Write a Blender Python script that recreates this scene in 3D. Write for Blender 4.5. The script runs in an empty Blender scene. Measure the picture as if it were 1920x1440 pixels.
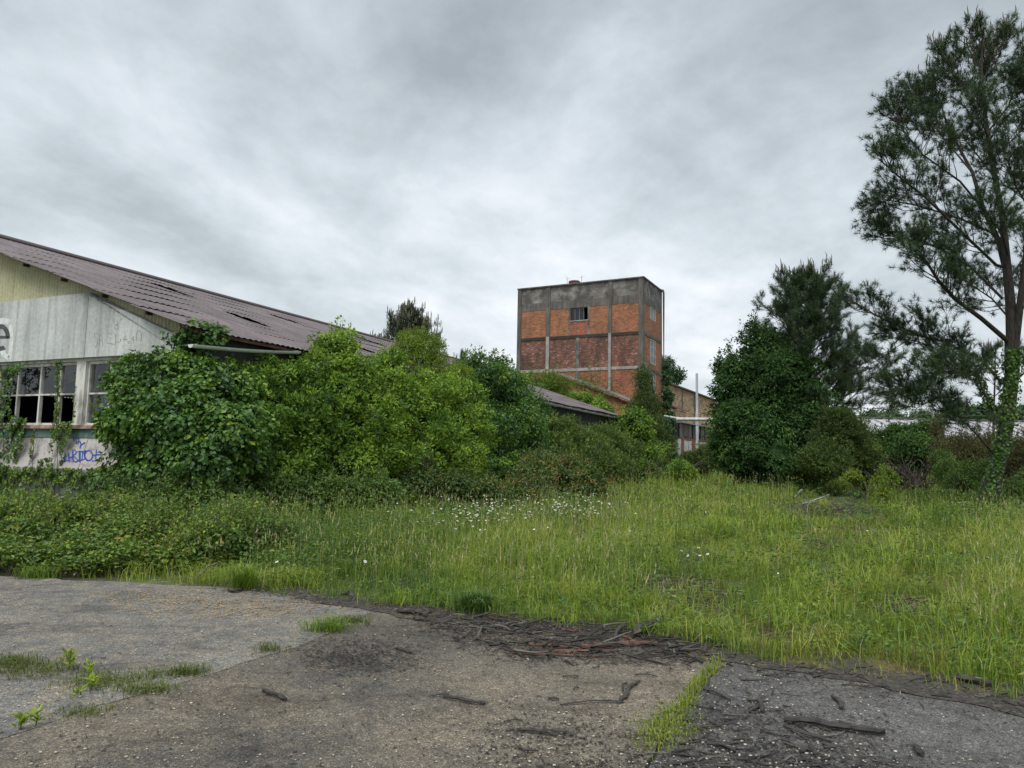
import bpy, math, random
import numpy as np
from mathutils import Vector, Matrix
R_ = math.radians
random.seed(7); rng = np.random.default_rng(7)
scene = bpy.context.scene
COL = scene.collection

# ------------------------------------------------------------------ camera
CAMZ = 1.6; PITCH = R_(5.6); ROLL = 0.02; FPX = 1330.0
F_ = np.array([0, math.cos(PITCH), math.sin(PITCH)])
U0 = np.array([0, -math.sin(PITCH), math.cos(PITCH)]); R0 = np.array([1., 0, 0])
U_ = U0*math.cos(ROLL) - R0*math.sin(ROLL)
Rt = R0*math.cos(ROLL) + U0*math.sin(ROLL)
cam = bpy.data.cameras.new("camera"); camo = bpy.data.objects.new("camera", cam)
COL.objects.link(camo); scene.camera = camo
cam.sensor_width = 36; cam.lens = 36*FPX/1920; cam.clip_end = 5000; cam.clip_start = 0.05
m = Matrix.Identity(4)
for i in range(3):
    m[i][0] = Rt[i]; m[i][1] = U_[i]; m[i][2] = -F_[i]
m[0][3] = 0; m[1][3] = 0; m[2][3] = CAMZ
camo.matrix_world = m
CAM = np.array([0, 0, CAMZ])

# ------------------------------------------------------------------ world and sun
SUN_EL, SUN_AZ = R_(58), R_(205)      # azimuth the sunlight comes from, clockwise from +Y
w = bpy.data.worlds.new("World"); scene.world = w; w.use_nodes = True
nt = w.node_tree; nt.nodes.clear()
def N(nt, t, **kw):
    n = nt.nodes.new(t)
    for k, v in kw.items():
        if k == 'inp':
            for a, b in v.items(): n.inputs[a].default_value = b
        else: setattr(n, k, v)
    return n
def math_(nt, op, a, b=None, clamp=False):
    n = N(nt, 'ShaderNodeMath', operation=op); n.use_clamp = clamp
    for i, x in enumerate((a, b)):
        if x is None: continue
        if isinstance(x, (int, float)): n.inputs[i].default_value = x
        else: nt.links.new(x, n.inputs[i])
    return n.outputs[0]
def ramp(nt, fac, stops, interp='LINEAR'):
    n = N(nt, 'ShaderNodeValToRGB'); cr = n.color_ramp; cr.interpolation = interp
    while len(cr.elements) < len(stops): cr.elements.new(0.5)
    for e, (p, c) in zip(cr.elements, stops):
        e.position = p; e.color = tuple(c)+(1,) if len(c) == 3 else c
    if fac is not None: nt.links.new(fac, n.inputs[0])
    return n.outputs[0]
def mixc(nt, fac, a, b, mode='MIX'):
    n = N(nt, 'ShaderNodeMix', data_type='RGBA', blend_type=mode)
    for s, x in ((0, fac), (6, a), (7, b)):
        if isinstance(x, (int, float)): n.inputs[s].default_value = x
        elif isinstance(x, (tuple, list)): n.inputs[s].default_value = tuple(x)+(1,) if len(x) == 3 else x
        else: nt.links.new(x, n.inputs[s])
    return n.outputs[2]
sky = N(nt, 'ShaderNodeTexSky', sky_type='NISHITA'); sky.sun_disc = False
sky.sun_elevation = SUN_EL; sky.sun_rotation = SUN_AZ; sky.air_density = 1.5; sky.dust_density = 3
tc = N(nt, 'ShaderNodeTexCoord'); sep = N(nt, 'ShaderNodeSeparateXYZ'); nt.links.new(tc.outputs['Generated'], sep.inputs[0])
zc = math_(nt, 'MAXIMUM', sep.outputs[2], 0.0)
den = math_(nt, 'ADD', zc, 0.30)
px_ = math_(nt, 'DIVIDE', sep.outputs[0], den); py_ = math_(nt, 'DIVIDE', sep.outputs[1], den)
cmb = N(nt, 'ShaderNodeCombineXYZ'); nt.links.new(px_, cmb.inputs[0]); nt.links.new(py_, cmb.inputs[1])
SKY_OFF = (2.2, 4.4, 5.0)
mp = N(nt, 'ShaderNodeMapping'); nt.links.new(cmb.outputs[0], mp.inputs[0]); mp.inputs['Location'].default_value = SKY_OFF
mp.inputs['Rotation'].default_value = (0, 0, R_(-25)); mp.inputs['Scale'].default_value = (1.0, 0.85, 1)
n1 = N(nt, 'ShaderNodeTexNoise', inp={'Scale': 1.15, 'Detail': 7, 'Roughness': 0.52, 'Distortion': 0.5}); nt.links.new(mp.outputs[0], n1.inputs['Vector'])
n2 = N(nt, 'ShaderNodeTexNoise', inp={'Scale': 4.6, 'Detail': 9, 'Roughness': 0.6, 'Distortion': 0.15}); nt.links.new(mp.outputs[0], n2.inputs['Vector'])
cl = math_(nt, 'ADD', math_(nt, 'MULTIPLY', n1.outputs[0], 0.66), math_(nt, 'MULTIPLY', n2.outputs[0], 0.34))
zfac = math_(nt, 'MULTIPLY', zc, -0.26)
cl = math_(nt, 'ADD', cl, math_(nt, 'ADD', zfac, 0.085))
clc = ramp(nt, cl, [(0.33, (.222, .250, .270)), (0.43, (.295, .330, .354)), (0.51, (.372, .410, .438)), (0.585, (.455, .488, .520)), (0.67, (.545, .566, .592))])
# clouds brightened above the frame to add light on the scene
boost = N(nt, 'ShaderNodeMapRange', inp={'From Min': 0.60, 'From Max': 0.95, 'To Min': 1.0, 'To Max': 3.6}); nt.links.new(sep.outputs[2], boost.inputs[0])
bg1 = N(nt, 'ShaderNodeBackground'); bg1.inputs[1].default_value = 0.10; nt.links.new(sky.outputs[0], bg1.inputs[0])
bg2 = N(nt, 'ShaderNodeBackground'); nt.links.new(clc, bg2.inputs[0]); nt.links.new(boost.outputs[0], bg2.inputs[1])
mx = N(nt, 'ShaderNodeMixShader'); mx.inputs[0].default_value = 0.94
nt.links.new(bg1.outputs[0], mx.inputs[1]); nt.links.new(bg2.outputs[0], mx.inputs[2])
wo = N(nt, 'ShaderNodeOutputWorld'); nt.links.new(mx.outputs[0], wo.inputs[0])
sl = bpy.data.lights.new("sun", 'SUN'); sl.energy = 1.5; sl.angle = R_(35); sl.color = (1, .96, .9)
so = bpy.data.objects.new("sun", sl); COL.objects.link(so)
sd = Vector((math.sin(SUN_AZ)*math.cos(SUN_EL), math.cos(SUN_AZ)*math.cos(SUN_EL), math.sin(SUN_EL)))
so.rotation_euler = sd.to_track_quat('Z', 'Y').to_euler(); so.location = (0, -20, 60)
vs = scene.view_settings; vs.view_transform = 'Standard'; vs.look = 'None'; vs.exposure = 0.84; vs.gamma = 1; vs.use_curve_mapping = False
scene.cycles.max_bounces = 6; scene.cycles.transparent_max_bounces = 8
scene.cycles.diffuse_bounces = 3; scene.cycles.glossy_bounces = 2; scene.cycles.transmission_bounces = 4

# ------------------------------------------------------------------ pixel helpers (photograph is 1920x1440)
def ray(px, py):
    d = F_*FPX + Rt*(px-960) + U_*(720-py); return d/np.linalg.norm(d)
def atY(px, py, Y):
    d = ray(px, py); return CAM + d*(Y/d[1])
def gnd(px, py, z=0.0):
    d = ray(px, py); return CAM + d*((z-CAMZ)/d[2])
def onplane(px, py, o, n):
    d = ray(px, py); o = np.asarray(o, float); n = np.asarray(n, float)
    return CAM + d*(np.dot(o-CAM, n)/np.dot(d, n))
class Frame:
    def __init__(s, o, ang):     # ex = direction at ang from +X, ey = 90 degrees left of it
        s.o = np.array([o[0], o[1], 0.]); s.ex = np.array([math.cos(ang), math.sin(ang), 0]); s.ey = np.array([-math.sin(ang), math.cos(ang), 0])
    def P(s, a, b, z): return s.o + s.ex*a + s.ey*b + np.array([0, 0, z])
    def L(s, p): d = np.asarray(p)-s.o; return (float(d@s.ex), float(d@s.ey), float(p[2]))
    def onb(s, px, py, b=0.0):   # ray meets plane ey=b -> (a,z)
        q = onplane(px, py, s.P(0, b, 0), s.ey); l = s.L(q); return l[0], l[2]
    def ona(s, px, py, a=0.0):   # ray meets plane ex=a -> (b,z)
        q = onplane(px, py, s.P(a, 0, 0), s.ex); l = s.L(q); return l[1], l[2]

# ------------------------------------------------------------------ materials
def newmat(name):
    m = bpy.data.materials.new(name); m.use_nodes = True; nt = m.node_tree
    return m, nt, nt.nodes['Principled BSDF']
def noise(nt, vec, scale, detail=4, rough=.55, dist=0):
    n = N(nt, 'ShaderNodeTexNoise', inp={'Scale': scale, 'Detail': detail, 'Roughness': rough, 'Distortion': dist})
    if vec is not None: nt.links.new(vec, n.inputs['Vector'])
    return n.outputs[0]
def mapping(nt, src, scale=(1, 1, 1), loc=(0, 0, 0)):
    m = N(nt, 'ShaderNodeMapping'); m.inputs['Scale'].default_value = scale; m.inputs['Location'].default_value = loc
    nt.links.new(src, m.inputs[0]); return m.outputs[0]
def coords(nt):
    t = N(nt, 'ShaderNodeTexCoord'); g = N(nt, 'ShaderNodeNewGeometry')
    return t.outputs['UV'], t.outputs['Object'], g.outputs['Position']
def bump(nt, bs, h, st=.4, d=.02):
    b = N(nt, 'ShaderNodeBump', inp={'Strength': st, 'Distance': d}); nt.links.new(h, b.inputs['Height']); nt.links.new(b.outputs[0], bs.inputs['Normal'])
def leafmat(name, stops, trans=.3, rough=.5, nscale=.5, nz=.35, spec=.35):
    m, nt, bs = newmat(name); _, _, pos = coords(nt)
    at = N(nt, 'ShaderNodeAttribute', attribute_name='lv')
    nz_ = noise(nt, pos, nscale, 2)
    f = math_(nt, 'ADD', at.outputs['Fac'], math_(nt, 'MULTIPLY', math_(nt, 'SUBTRACT', nz_, .5), nz*2))
    c = ramp(nt, f, stops)
    nt.links.new(c, bs.inputs['Base Color']); bs.inputs['Roughness'].default_value = rough; bs.inputs['Specular IOR Level'].default_value = spec
    tr = N(nt, 'ShaderNodeBsdfTranslucent')
    tcol = mixc(nt, .4, c, (.25, .36, .03)); nt.links.new(mixc(nt, .5, c, tcol), tr.inputs[0])
    mx = N(nt, 'ShaderNodeMixShader'); mx.inputs[0].default_value = trans
    nt.links.new(bs.outputs[0], mx.inputs[1]); nt.links.new(tr.outputs[0], mx.inputs[2])
    nt.links.new(mx.outputs[0], nt.nodes['Material Output'].inputs[0]); return m
def simple(name, c1, c2, scale=3, rough=.8, bst=.3, vscale=(1, 1, 1), uv=False, metal=0, detail=6, lo=.35, hi=.65, bd=.01):
    m, nt, bs = newmat(name); UV, ob, pos = coords(nt)
    v = mapping(nt, UV if uv else pos, vscale)
    n = noise(nt, v, scale, detail, .6)
    nt.links.new(ramp(nt, n, [(lo, c1), (hi, c2)]), bs.inputs['Base Color']); bs.inputs['Roughness'].default_value = rough; bs.inputs['Metallic'].default_value = metal
    if bst: bump(nt, bs, n, bst, bd)
    return m
M = {}
G = lambda *c: tuple(c)
M['laurel'] = leafmat('laurel_leaf', [(.1, (.030, .072, .012)), (.4, (.070, .150, .020)), (.62, (.135, .245, .028)), (.9, (.25, .37, .036))], .32)
M['lime'] = leafmat('lime_leaf', [(.1, (.06, .11, .012)), (.5, (.16, .24, .024)), (.9, (.29, .37, .035))], .35)
M['ivy'] = leafmat('ivy_leaf', [(.1, (.024, .062, .015)), (.5, (.058, .140, .022)), (.75, (.11, .215, .028)), (.95, (.22, .32, .03))], .25, .42)
M['dark'] = leafmat('dark_leaf', [(.1, (.014, .040, .016)), (.5, (.030, .078, .026)), (.8, (.055, .13, .035)), (1, (.09, .18, .04))], .25, .45)
M['oak'] = leafmat('oak_leaf', [(.1, (.020, .050, .015)), (.5, (.042, .098, .024)), (.8, (.070, .150, .032)), (1, (.11, .20, .04))], .25, .6, spec=.2)
M['olive'] = leafmat('olive_leaf', [(.1, (.040, .065, .018)), (.5, (.088, .140, .030)), (.9, (.17, .23, .045))], .3)
M['brownleaf'] = leafmat('brown_leaf', [(.1, (.045, .035, .018)), (.5, (.085, .075, .028)), (.9, (.12, .13, .035))], .25)
M['bramble'] = leafmat('bramble_leaf', [(.05, (.045, .085, .020)), (.45, (.080, .155, .028)), (.7, (.135, .215, .032)), (.90, (.24, .30, .035)), (1, (.25, .20, .05))], .3, .5, .9, .3)
M['bramble2'] = leafmat('reddish_bramble_leaf', [(.05, (.035, .075, .02)), (.45, (.065, .12, .025)), (.7, (.13, .16, .03)), (.88, (.20, .15, .04)), (1, (.22, .12, .04))], .3, .5, .9, .3)
M['grass'] = leafmat('tall_grass_blade', [(.05, (.055, .115, .024)), (.4, (.130, .215, .027)), (.7, (.245, .325, .032)), (.87, (.34, .36, .06)), (.97, (.38, .35, .18))], .35, .55, .35, .25)
M['lawn'] = leafmat('short_grass_blade', [(.05, (.070, .115, .025)), (.4, (.145, .215, .028)), (.68, (.26, .315, .036)), (.84, (.30, .27, .09)), (1, (.22, .15, .08))], .35, .55, .5, .25)
M['needle'] = leafmat('pine_needle', [(.1, (.016, .036, .017)), (.5, (.033, .066, .025)), (.9, (.070, .112, .036))], .15, .5)
M['candle'] = simple('pine_shoot', (.10, .085, .055), (.16, .15, .11), 9)
M['bark'] = simple('bark', (.030, .024, .019), (.085, .070, .056), 7, .9, .8, (3, 3, .6), bd=.03)
M['pinebark'] = simple('pine_bark', (.018, .015, .012), (.060, .050, .040), 9, .95, 1, (2.2, 2.2, .5), bd=.05)
M['twig'] = simple('twig', (.05, .042, .034), (.11, .095, .075), 9)
M['birch'] = simple('birch_bark', (.12, .11, .10), (.42, .41, .38), 6, .8, .2, (1, 1, 4))

# ------------------------------------------------------------------ mesh accumulation
class Acc:
    def __init__(s, split=False): s.split = split; s.cut = []; s.v = []; s.f = []; s.lv = []; s.mi = []; s.uv = []; s.n = 0
    def add(s, v, f, lv=.5, mi=0, uv=None):
        v = np.asarray(v, np.float32).reshape(-1, 3); f = np.asarray(f, np.int64)
        if len(f) == 0: return
        s.v.append(v); s.f.append(f + s.n); s.n += len(v)
        s.lv.append(np.full(len(f), lv, np.float32) if np.isscalar(lv) else np.asarray(lv, np.float32))
        s.mi.append(np.full(len(f), mi, np.int32)); s.uv.append(np.zeros((len(v), 2), np.float32) if uv is None else np.asarray(uv, np.float32))
    def poly(s, pts, lv=.5, mi=0, uv=None):
        s.add(pts, [list(range(len(pts)))], lv, mi, uv)
    def box(s, fr, a0, a1, b0, b1, z0, z1, mi=0, lv=.5):
        s.cut.append(len(s.v))
        P = [(a, b, z) for z in (z0, z1) for b in (b0, b1) for a in (a0, a1)]
        F = [(0, 2, 3, 1), (4, 5, 7, 6), (0, 1, 5, 4), (2, 6, 7, 3), (0, 4, 6, 2), (1, 3, 7, 5)]
        for q in F:
            pts = [P[i] for i in q]
            flat = q in (F[0], F[1])
            uv = [(p[0], p[1]) if flat else (p[0]+p[1], p[2]) for p in pts]
            s.add([fr.P(*p) for p in pts], [(0, 1, 2, 3)], lv, mi, uv)
    def prism(s, fr, poly, b0, b1, mi=0):       # poly in (a,z), extruded along ey
        n = len(poly)
        for b, o in ((b0, 1), (b1, -1)):
            pp = poly[::o]; s.add([fr.P(a, b, z) for a, z in pp], [list(range(n))], .5, mi, [(a, z) for a, z in pp])
        for i in range(n):
            (a, z), (c, y) = poly[i], poly[(i+1) % n]
            s.add([fr.P(a, b0, z), fr.P(a, b1, z), fr.P(c, b1, y), fr.P(c, b0, y)], [(0, 1, 2, 3)], .5, mi, [(a, z), (a+b1-b0, z), (c+b1-b0, y), (c, y)])
    def tube(s, pts, rad, n=6, lv=.5, mi=0, cap=True, wob=0):
        pts = np.asarray(pts, float); k = len(pts)
        rad = np.full(k, rad, float) if np.isscalar(rad) else np.asarray(rad, float)
        t = np.gradient(pts, axis=0); t /= np.linalg.norm(t, axis=1)[:, None]+1e-9
        ref = np.array([0, 0, 1.]) if abs(t[0][2]) < .8 else np.array([1., 0, 0])
        u = np.cross(t, ref); u /= np.linalg.norm(u, axis=1)[:, None]+1e-9; v = np.cross(t, u)
        an = np.linspace(0, 2*math.pi, n, endpoint=False)
        rr = rad[:, None]*(1+(rng.normal(0, wob, (k, n)) if wob else 0))
        V = pts[:, None, :]+(np.cos(an)*rr)[..., None]*u[:, None, :]+(np.sin(an)*rr)[..., None]*v[:, None, :]
        i = np.arange(k-1)[:, None]*n; j = np.arange(n)[None, :]; j2 = (j+1) % n
        f = np.stack([i+j, i+j2, i+n+j2, i+n+j], -1).reshape(-1, 4)
        uv = np.stack([np.broadcast_to(an*rad[:, None], (k, n)), np.broadcast_to(np.arange(k)[:, None]*.3, (k, n))], -1).reshape(-1, 2)
        s.add(V.reshape(-1, 3), f, lv, mi, uv)
        if cap:
            s.add(V[0], [list(range(n))[::-1]], lv, mi); s.add(V[-1], [list(range(n))], lv, mi)
    def objs(s, name, mats, parent, **kw):      # every box its own object
        out = []; c = s.cut+[len(s.v)]
        for i in range(len(c)-1):
            n = Acc()
            for k in range(c[i], c[i+1]): n.add(s.v[k], s.f[k]-sum(len(v) for v in s.v[:k]), s.lv[k], 0, s.uv[k])
            out.append(n.obj(name, mats, parent, **kw))
        return out
    def obj(s, name, mats, parent=None, smooth=False, origin=None):
        me = bpy.data.meshes.new(name)
        V = np.concatenate(s.v) if s.v else np.zeros((0, 3), np.float32)
        loops = np.concatenate([f.ravel() for f in s.f]); sizes = np.concatenate([np.full(len(f), f.shape[1]) for f in s.f])
        o = np.zeros(3)
        if parent is not None:
            r = parent
            while r.parent: r = r.parent
            o = np.array(r.location)
        elif origin is not None: o = np.asarray(origin, float)
        V = V - o.astype(np.float32)
        me.vertices.add(len(V)); me.vertices.foreach_set('co', V.ravel().astype(np.float32))
        me.loops.add(len(loops)); me.loops.foreach_set('vertex_index', loops.astype(np.int32))
        st = np.concatenate([[0], np.cumsum(sizes)[:-1]]).astype(np.int32)
        me.polygons.add(len(sizes)); me.polygons.foreach_set('loop_start', st); me.polygons.foreach_set('loop_total', sizes.astype(np.int32))
        me.polygons.foreach_set('material_index', np.concatenate(s.mi))
        me.polygons.foreach_set('use_smooth', np.full(len(sizes), smooth))
        me.update(calc_edges=True)
        a = me.attributes.new('lv', 'FLOAT', 'FACE'); a.data.foreach_set('value', np.concatenate(s.lv))
        UV = np.concatenate(s.uv); ul = me.uv_layers.new(name='UVMap'); ul.data.foreach_set('uv', UV[loops].ravel())
        for mm in (mats if isinstance(mats, (list, tuple)) else [mats]): me.materials.append(mm)
        ob = bpy.data.objects.new(name, me); COL.objects.link(ob)
        if parent is not None: ob.parent = parent
        else: ob.location = o
        return ob
def tag(o, label=None, cat=None, group=None, kind=None):
    for k, v in (('label', label), ('category', cat), ('group', group), ('kind', kind)):
        if v: o[k] = v
    return o
def thing(name, loc, label, cat, group=None):
    o = bpy.data.objects.new(name, None); COL.objects.link(o); o.location = tuple(float(x) for x in loc); o.empty_display_size = .3
    return tag(o, label, cat, group)
def unit(v): return v/(np.linalg.norm(v, axis=-1, keepdims=True)+1e-9)
def rdir(n): return unit(rng.normal(size=(n, 3)))
def leaves(acc, pos, ax, nrm, L, Wd, lv, mi=0, fold=.12):
    n = len(pos); ax = unit(ax); side = unit(np.cross(nrm, ax)); nn = np.cross(ax, side)
    L = np.broadcast_to(L, n)[:, None]; Wd = np.broadcast_to(Wd, n)[:, None]
    b = pos-ax*L*.5; t = pos+ax*L*.5; mid = pos-ax*L*.06+nn*L*fold
    V = np.stack([b, mid+side*Wd*.5, t, mid-side*Wd*.5], 1)
    f = np.arange(n*4).reshape(n, 4); acc.add(V.reshape(-1, 3), f, lv, mi)
def needles(acc, pos, d, L, Wd, lv, mi=0):
    n = len(pos); d = unit(d); side = unit(np.cross(d, rdir(n)))*np.broadcast_to(Wd, n)[:, None]*.5
    V = np.stack([pos-side, pos+side, pos+d*np.broadcast_to(L, n)[:, None]], 1)
    acc.add(V.reshape(-1, 3), np.arange(n*3).reshape(n, 3), lv, mi)
ICO = None
def ico():
    global ICO
    if ICO is None:
        import bmesh
        b = bmesh.new(); bmesh.ops.create_icosphere(b, subdivisions=3, radius=1)
        ICO = (np.array([v.co[:] for v in b.verts]), np.array([[v.index for v in f.verts] for f in b.faces])); b.free()
    return ICO
def dirnoise(d, seed, k=3.0):
    r = np.random.default_rng(seed); o = 0
    for i in range(5):
        w_ = r.normal(size=3)*k*(1+.5*i); o = o+np.sin(d@w_+r.uniform(0, 6))/(1+.5*i)
    return o/2.2
def crown(acc, blobs, n, leaf=.08, clump=.3, per=22, rough=.16, inner=.2, hull=.74, up=.5, lvm=.42, lvs=.16, droop=.2, zmin=.03, aspect=.55, cut=.82, mi=0, gap=0.0, sub=7):
    B = np.array(blobs, float); c = B[:, :3]; r = B[:, 3:]
    if r.shape[1] == 1: r = np.repeat(r, 3, 1)
    if sub:
        nb_ = []
        for i in range(len(c)):
            for dd_ in rdir(sub):
                if dd_[2] < -.45: continue
                k_ = rng.uniform(.26, .48); nb_.append(np.concatenate([c[i]+dd_*r[i]*rng.uniform(.70, .98), r[i]*k_]))
        nb_ = np.array(nb_); nb_ = nb_[nb_[:, 2] > .1]; c0_, r0_ = c, r*.82; c = np.concatenate([c0_, nb_[:, :3]]); r = np.concatenate([r0_, nb_[:, 3:]]); B = np.concatenate([c, r], 1)
    area = (r[:, 0]*r[:, 1]+r[:, 1]*r[:, 2]+r[:, 0]*r[:, 2]); pr = area/area.sum()
    seeds = rng.integers(1e6, size=len(B))
    def surf(m, lo, hi):
        out = []; outn = []; tot = 0
        while tot < m:
            k = rng.choice(len(B), m*2, p=pr); d = rdir(m*2)
            fac = np.ones(m*2)
            for i in range(len(B)):
                q = k == i
                fac[q] = 1+rough*dirnoise(d[q], seeds[i])
            p = c[k]+d*r[k]*(fac*rng.uniform(lo, hi, m*2))[:, None]
            ok = p[:, 2] > zmin
            if gap: ok &= ~((dirnoise(p*.9, 5, 1.3) < -1+gap))
            for i in range(len(B)):
                ok &= ~((np.linalg.norm((p-c[i])/r[i], axis=1) < cut) & (k != i))
            out.append(p[ok]); outn.append(unit(d[ok]/r[k][ok])); tot += ok.sum()
            if tot == 0: break
        return np.concatenate(out)[:m], np.concatenate(outn)[:m]
    nc = max(1, int(n*(1-inner)/per)); cp, cn = surf(nc, .84, 1.10)
    cv = np.clip(rng.normal(lvm, lvs, nc), 0, 1); cs = clump*rng.uniform(.5, 1.45, nc)
    idx = np.repeat(np.arange(nc), per); m = len(idx)
    off = rdir(m)*rng.uniform(.35, 1, m)[:, None]**.7
    fl = (off*cn[idx]).sum(1) < -.2; off[fl] *= -1
    pos = cp[idx]+off*cs[idx][:, None]*np.array([1, 1, .75])
    nrm = unit(cn[idx]*.5+off*.6+np.array([0, 0, up])+rdir(m)*.55)
    ax = unit(off+rdir(m)*.6+np.array([0, 0, -droop]))
    sz = leaf*rng.uniform(.65, 1.3, m)
    k = pos[:, 2] > zmin
    leaves(acc, pos[k], ax[k], nrm[k], sz[k], sz[k]*aspect, np.clip(cv[idx]+rng.normal(0, .12, m), 0, 1)[k], mi)
    if inner:
        m = int(n*inner); p, nn = surf(m, .62, .92)
        sz = leaf*rng.uniform(.8, 1.5, m); leaves(acc, p, rdir(m), unit(nn+rdir(m)*.6), sz, sz*aspect, np.clip(rng.normal(lvm, .15, m), 0, 1), mi)
    if hull:
        v, f = ico()
        for i in range(len(c0_) if sub else len(B)):
            vv = c[i]+v*r[i]*(hull*(1+rough*1.2*dirnoise(v, seeds[i])+.05*np.sin(v@np.array([23, 31, 27.])*1.3)))[:, None]
            vv[:, 2] = np.maximum(vv[:, 2], .02); acc.add(vv, f, .3, mi)
def sprigs(acc, pts, h, leaf, lv=.6, per=14, mi=0, stem=None, lean=.25):
    for p in pts:
        hh = h*random.uniform(.6, 1.3); d = np.array([random.gauss(0, lean), random.gauss(0, lean), 1]); d /= np.linalg.norm(d)
        t = rng.uniform(.1, 1, per); pos = p+d*hh*t[:, None]+rdir(per)*leaf*.6
        leaves(acc, pos, unit(rdir(per)+d*.8), unit(rdir(per)+[0, 0, .6]), leaf*rng.uniform(.6, 1.1, per), leaf*.5, np.clip(rng.normal(lv, .12, per), 0, 1), mi)
        if stem is not None: stem.tube([p-d*.2, p+d*hh*.5, p+d*hh], [.008, .005, .003], 3, cap=False)
def bush(name, label, cat, blobs, mat, n=12000, stems=4, bark='bark', group=None, sprig=0, sprig_h=.4, sr=.04, base=None, **kw):
    B = np.array(blobs, float)
    if base is None:
        i = np.argmin(B[:, 2]); base = (float(B[i, 0]), float(B[i, 1]), 0)
    t = thing(name, base, label, cat, group)
    a = Acc(); s = Acc(); crown(a, blobs, n, **kw)
    for k in range(stems):
        b = B[k % len(B)]; e = b[:3]+rdir(1)[0]*b[3]*.35
        p0 = np.array(base)+[random.uniform(-.25, .25), random.uniform(-.25, .25), -.05]
        mid = p0*.5+e*.5+rdir(1)[0]*.12; mid[2] = max(mid[2], .1)
        s.tube([p0, mid, e], [sr, sr*.75, sr*.35], 6, wob=.08)
    if sprig:
        k = rng.choice(len(B), sprig); d = rdir(sprig); d[:, 2] = np.abs(d[:, 2]); rr = B[:, 3:] if B.shape[1] > 4 else np.repeat(B[:, 3:], 3, 1)
        sprigs(a, B[k, :3]+d*rr[k]*.95, sprig_h, kw.get('leaf', .08)*.9, stem=s, lv=kw.get('lvm', .42)+.12)
    a.obj('crown' if cat == 'tree' else 'foliage', M[mat], t)
    s.obj('trunk' if cat == 'tree' else 'stem', M[bark], t, smooth=True)
    return t
# ------------------------------------------------------------------ more materials
def asphalt(name, c_lo, c_hi, patch, seed):
    m, nt, bs = newmat(name); _, _, pos = coords(nt)
    p = mapping(nt, pos, (1, 1, 1), (seed, seed*2, 0))
    v = N(nt, 'ShaderNodeTexVoronoi', inp={'Scale': 150.0}); nt.links.new(p, v.inputs['Vector'])
    sp = N(nt, 'ShaderNodeSeparateColor'); nt.links.new(v.outputs['Color'], sp.inputs[0])
    v2 = N(nt, 'ShaderNodeTexVoronoi', inp={'Scale': 75.0}); nt.links.new(p, v2.inputs['Vector'])
    sp2 = N(nt, 'ShaderNodeSeparateColor'); nt.links.new(v2.outputs['Color'], sp2.inputs[0])
    big = noise(nt, p, .55, 6, .62, .4); mid = noise(nt, p, 4, 5, .65)
    base = ramp(nt, big, [(.36, c_lo), (.62, c_hi)])
    base = mixc(nt, ramp(nt, mid, [(.42, (0, 0, 0)), (.66, (.75, .75, .75))]), base, patch)
    st = ramp(nt, sp.outputs[0], [(0, (.55, .55, .56)), (.45, (.85, .85, .85)), (.82, (1.15, 1.12, 1.08)), (.95, (2.0, 1.9, 1.75))])
    c = mixc(nt, 1, base, st, 'MULTIPLY')
    st2 = ramp(nt, sp2.outputs[1], [(0, (.6, .6, .6)), (.3, (.95, .95, .95)), (.95, (1.05, 1.03, 1)), (.98, (1.8, 1.7, 1.55))])
    c = mixc(nt, .8, c, st2, 'MULTIPLY')
    fn = noise(nt, p, 14, 6, .7); c = mixc(nt, 1, c, ramp(nt, fn, [(.3, (.72, .72, .72)), (.7, (1.25, 1.25, 1.25))]), 'MULTIPLY')
    # dark damp organic stains
    s2 = noise(nt, mapping(nt, p, (.8, 1.6, 1), (7, 1, 0)), 1.3, 7, .7, .6)
    c = mixc(nt, ramp(nt, s2, [(.50, (0, 0, 0)), (.66, (.75, .75, .75))]), c, mixc(nt, 1, c, (.42, .40, .38), 'MULTIPLY'))
    nt.links.new(c, bs.inputs['Base Color']); bs.inputs['Roughness'].default_value = .85; bs.inputs['Specular IOR Level'].default_value = .3
    h = math_(nt, 'ADD', v.outputs['Distance'], math_(nt, 'MULTIPLY', fn, 2.0)); bump(nt, bs, h, .8, .010)
    return m
M['asph_a'] = asphalt('worn_grey_asphalt', (.120, .120, .118), (.205, .198, .182), (.25, .215, .168), 1)
M['asph_b'] = asphalt('worn_tan_asphalt', (.085, .080, .073), (.225, .192, .148), (.155, .133, .104), 4)
M['asph_c'] = asphalt('dark_asphalt', (.070, .070, .071), (.135, .132, .126), (.10, .095, .086), 9)
def soilmat():
    m, nt, bs = newmat('soil'); _, _, pos = coords(nt)
    a = noise(nt, pos, .5, 6, .6); b = noise(nt, pos, 9, 6, .7)
    c1 = ramp(nt, b, [(.35, (.030, .024, .017)), (.6, (.075, .060, .040)), (.75, (.13, .11, .08))])
    c2 = ramp(nt, b, [(.3, (.045, .062, .016)), (.7, (.12, .16, .035))])
    nt.links.new(mixc(nt, ramp(nt, a, [(.42, (0, 0, 0)), (.58, (1, 1, 1))]), c1, c2), bs.inputs['Base Color']); bs.inputs['Roughness'].default_value = .95
    bump(nt, bs, b, .8, .04); return m
M['soil'] = soilmat()
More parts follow.
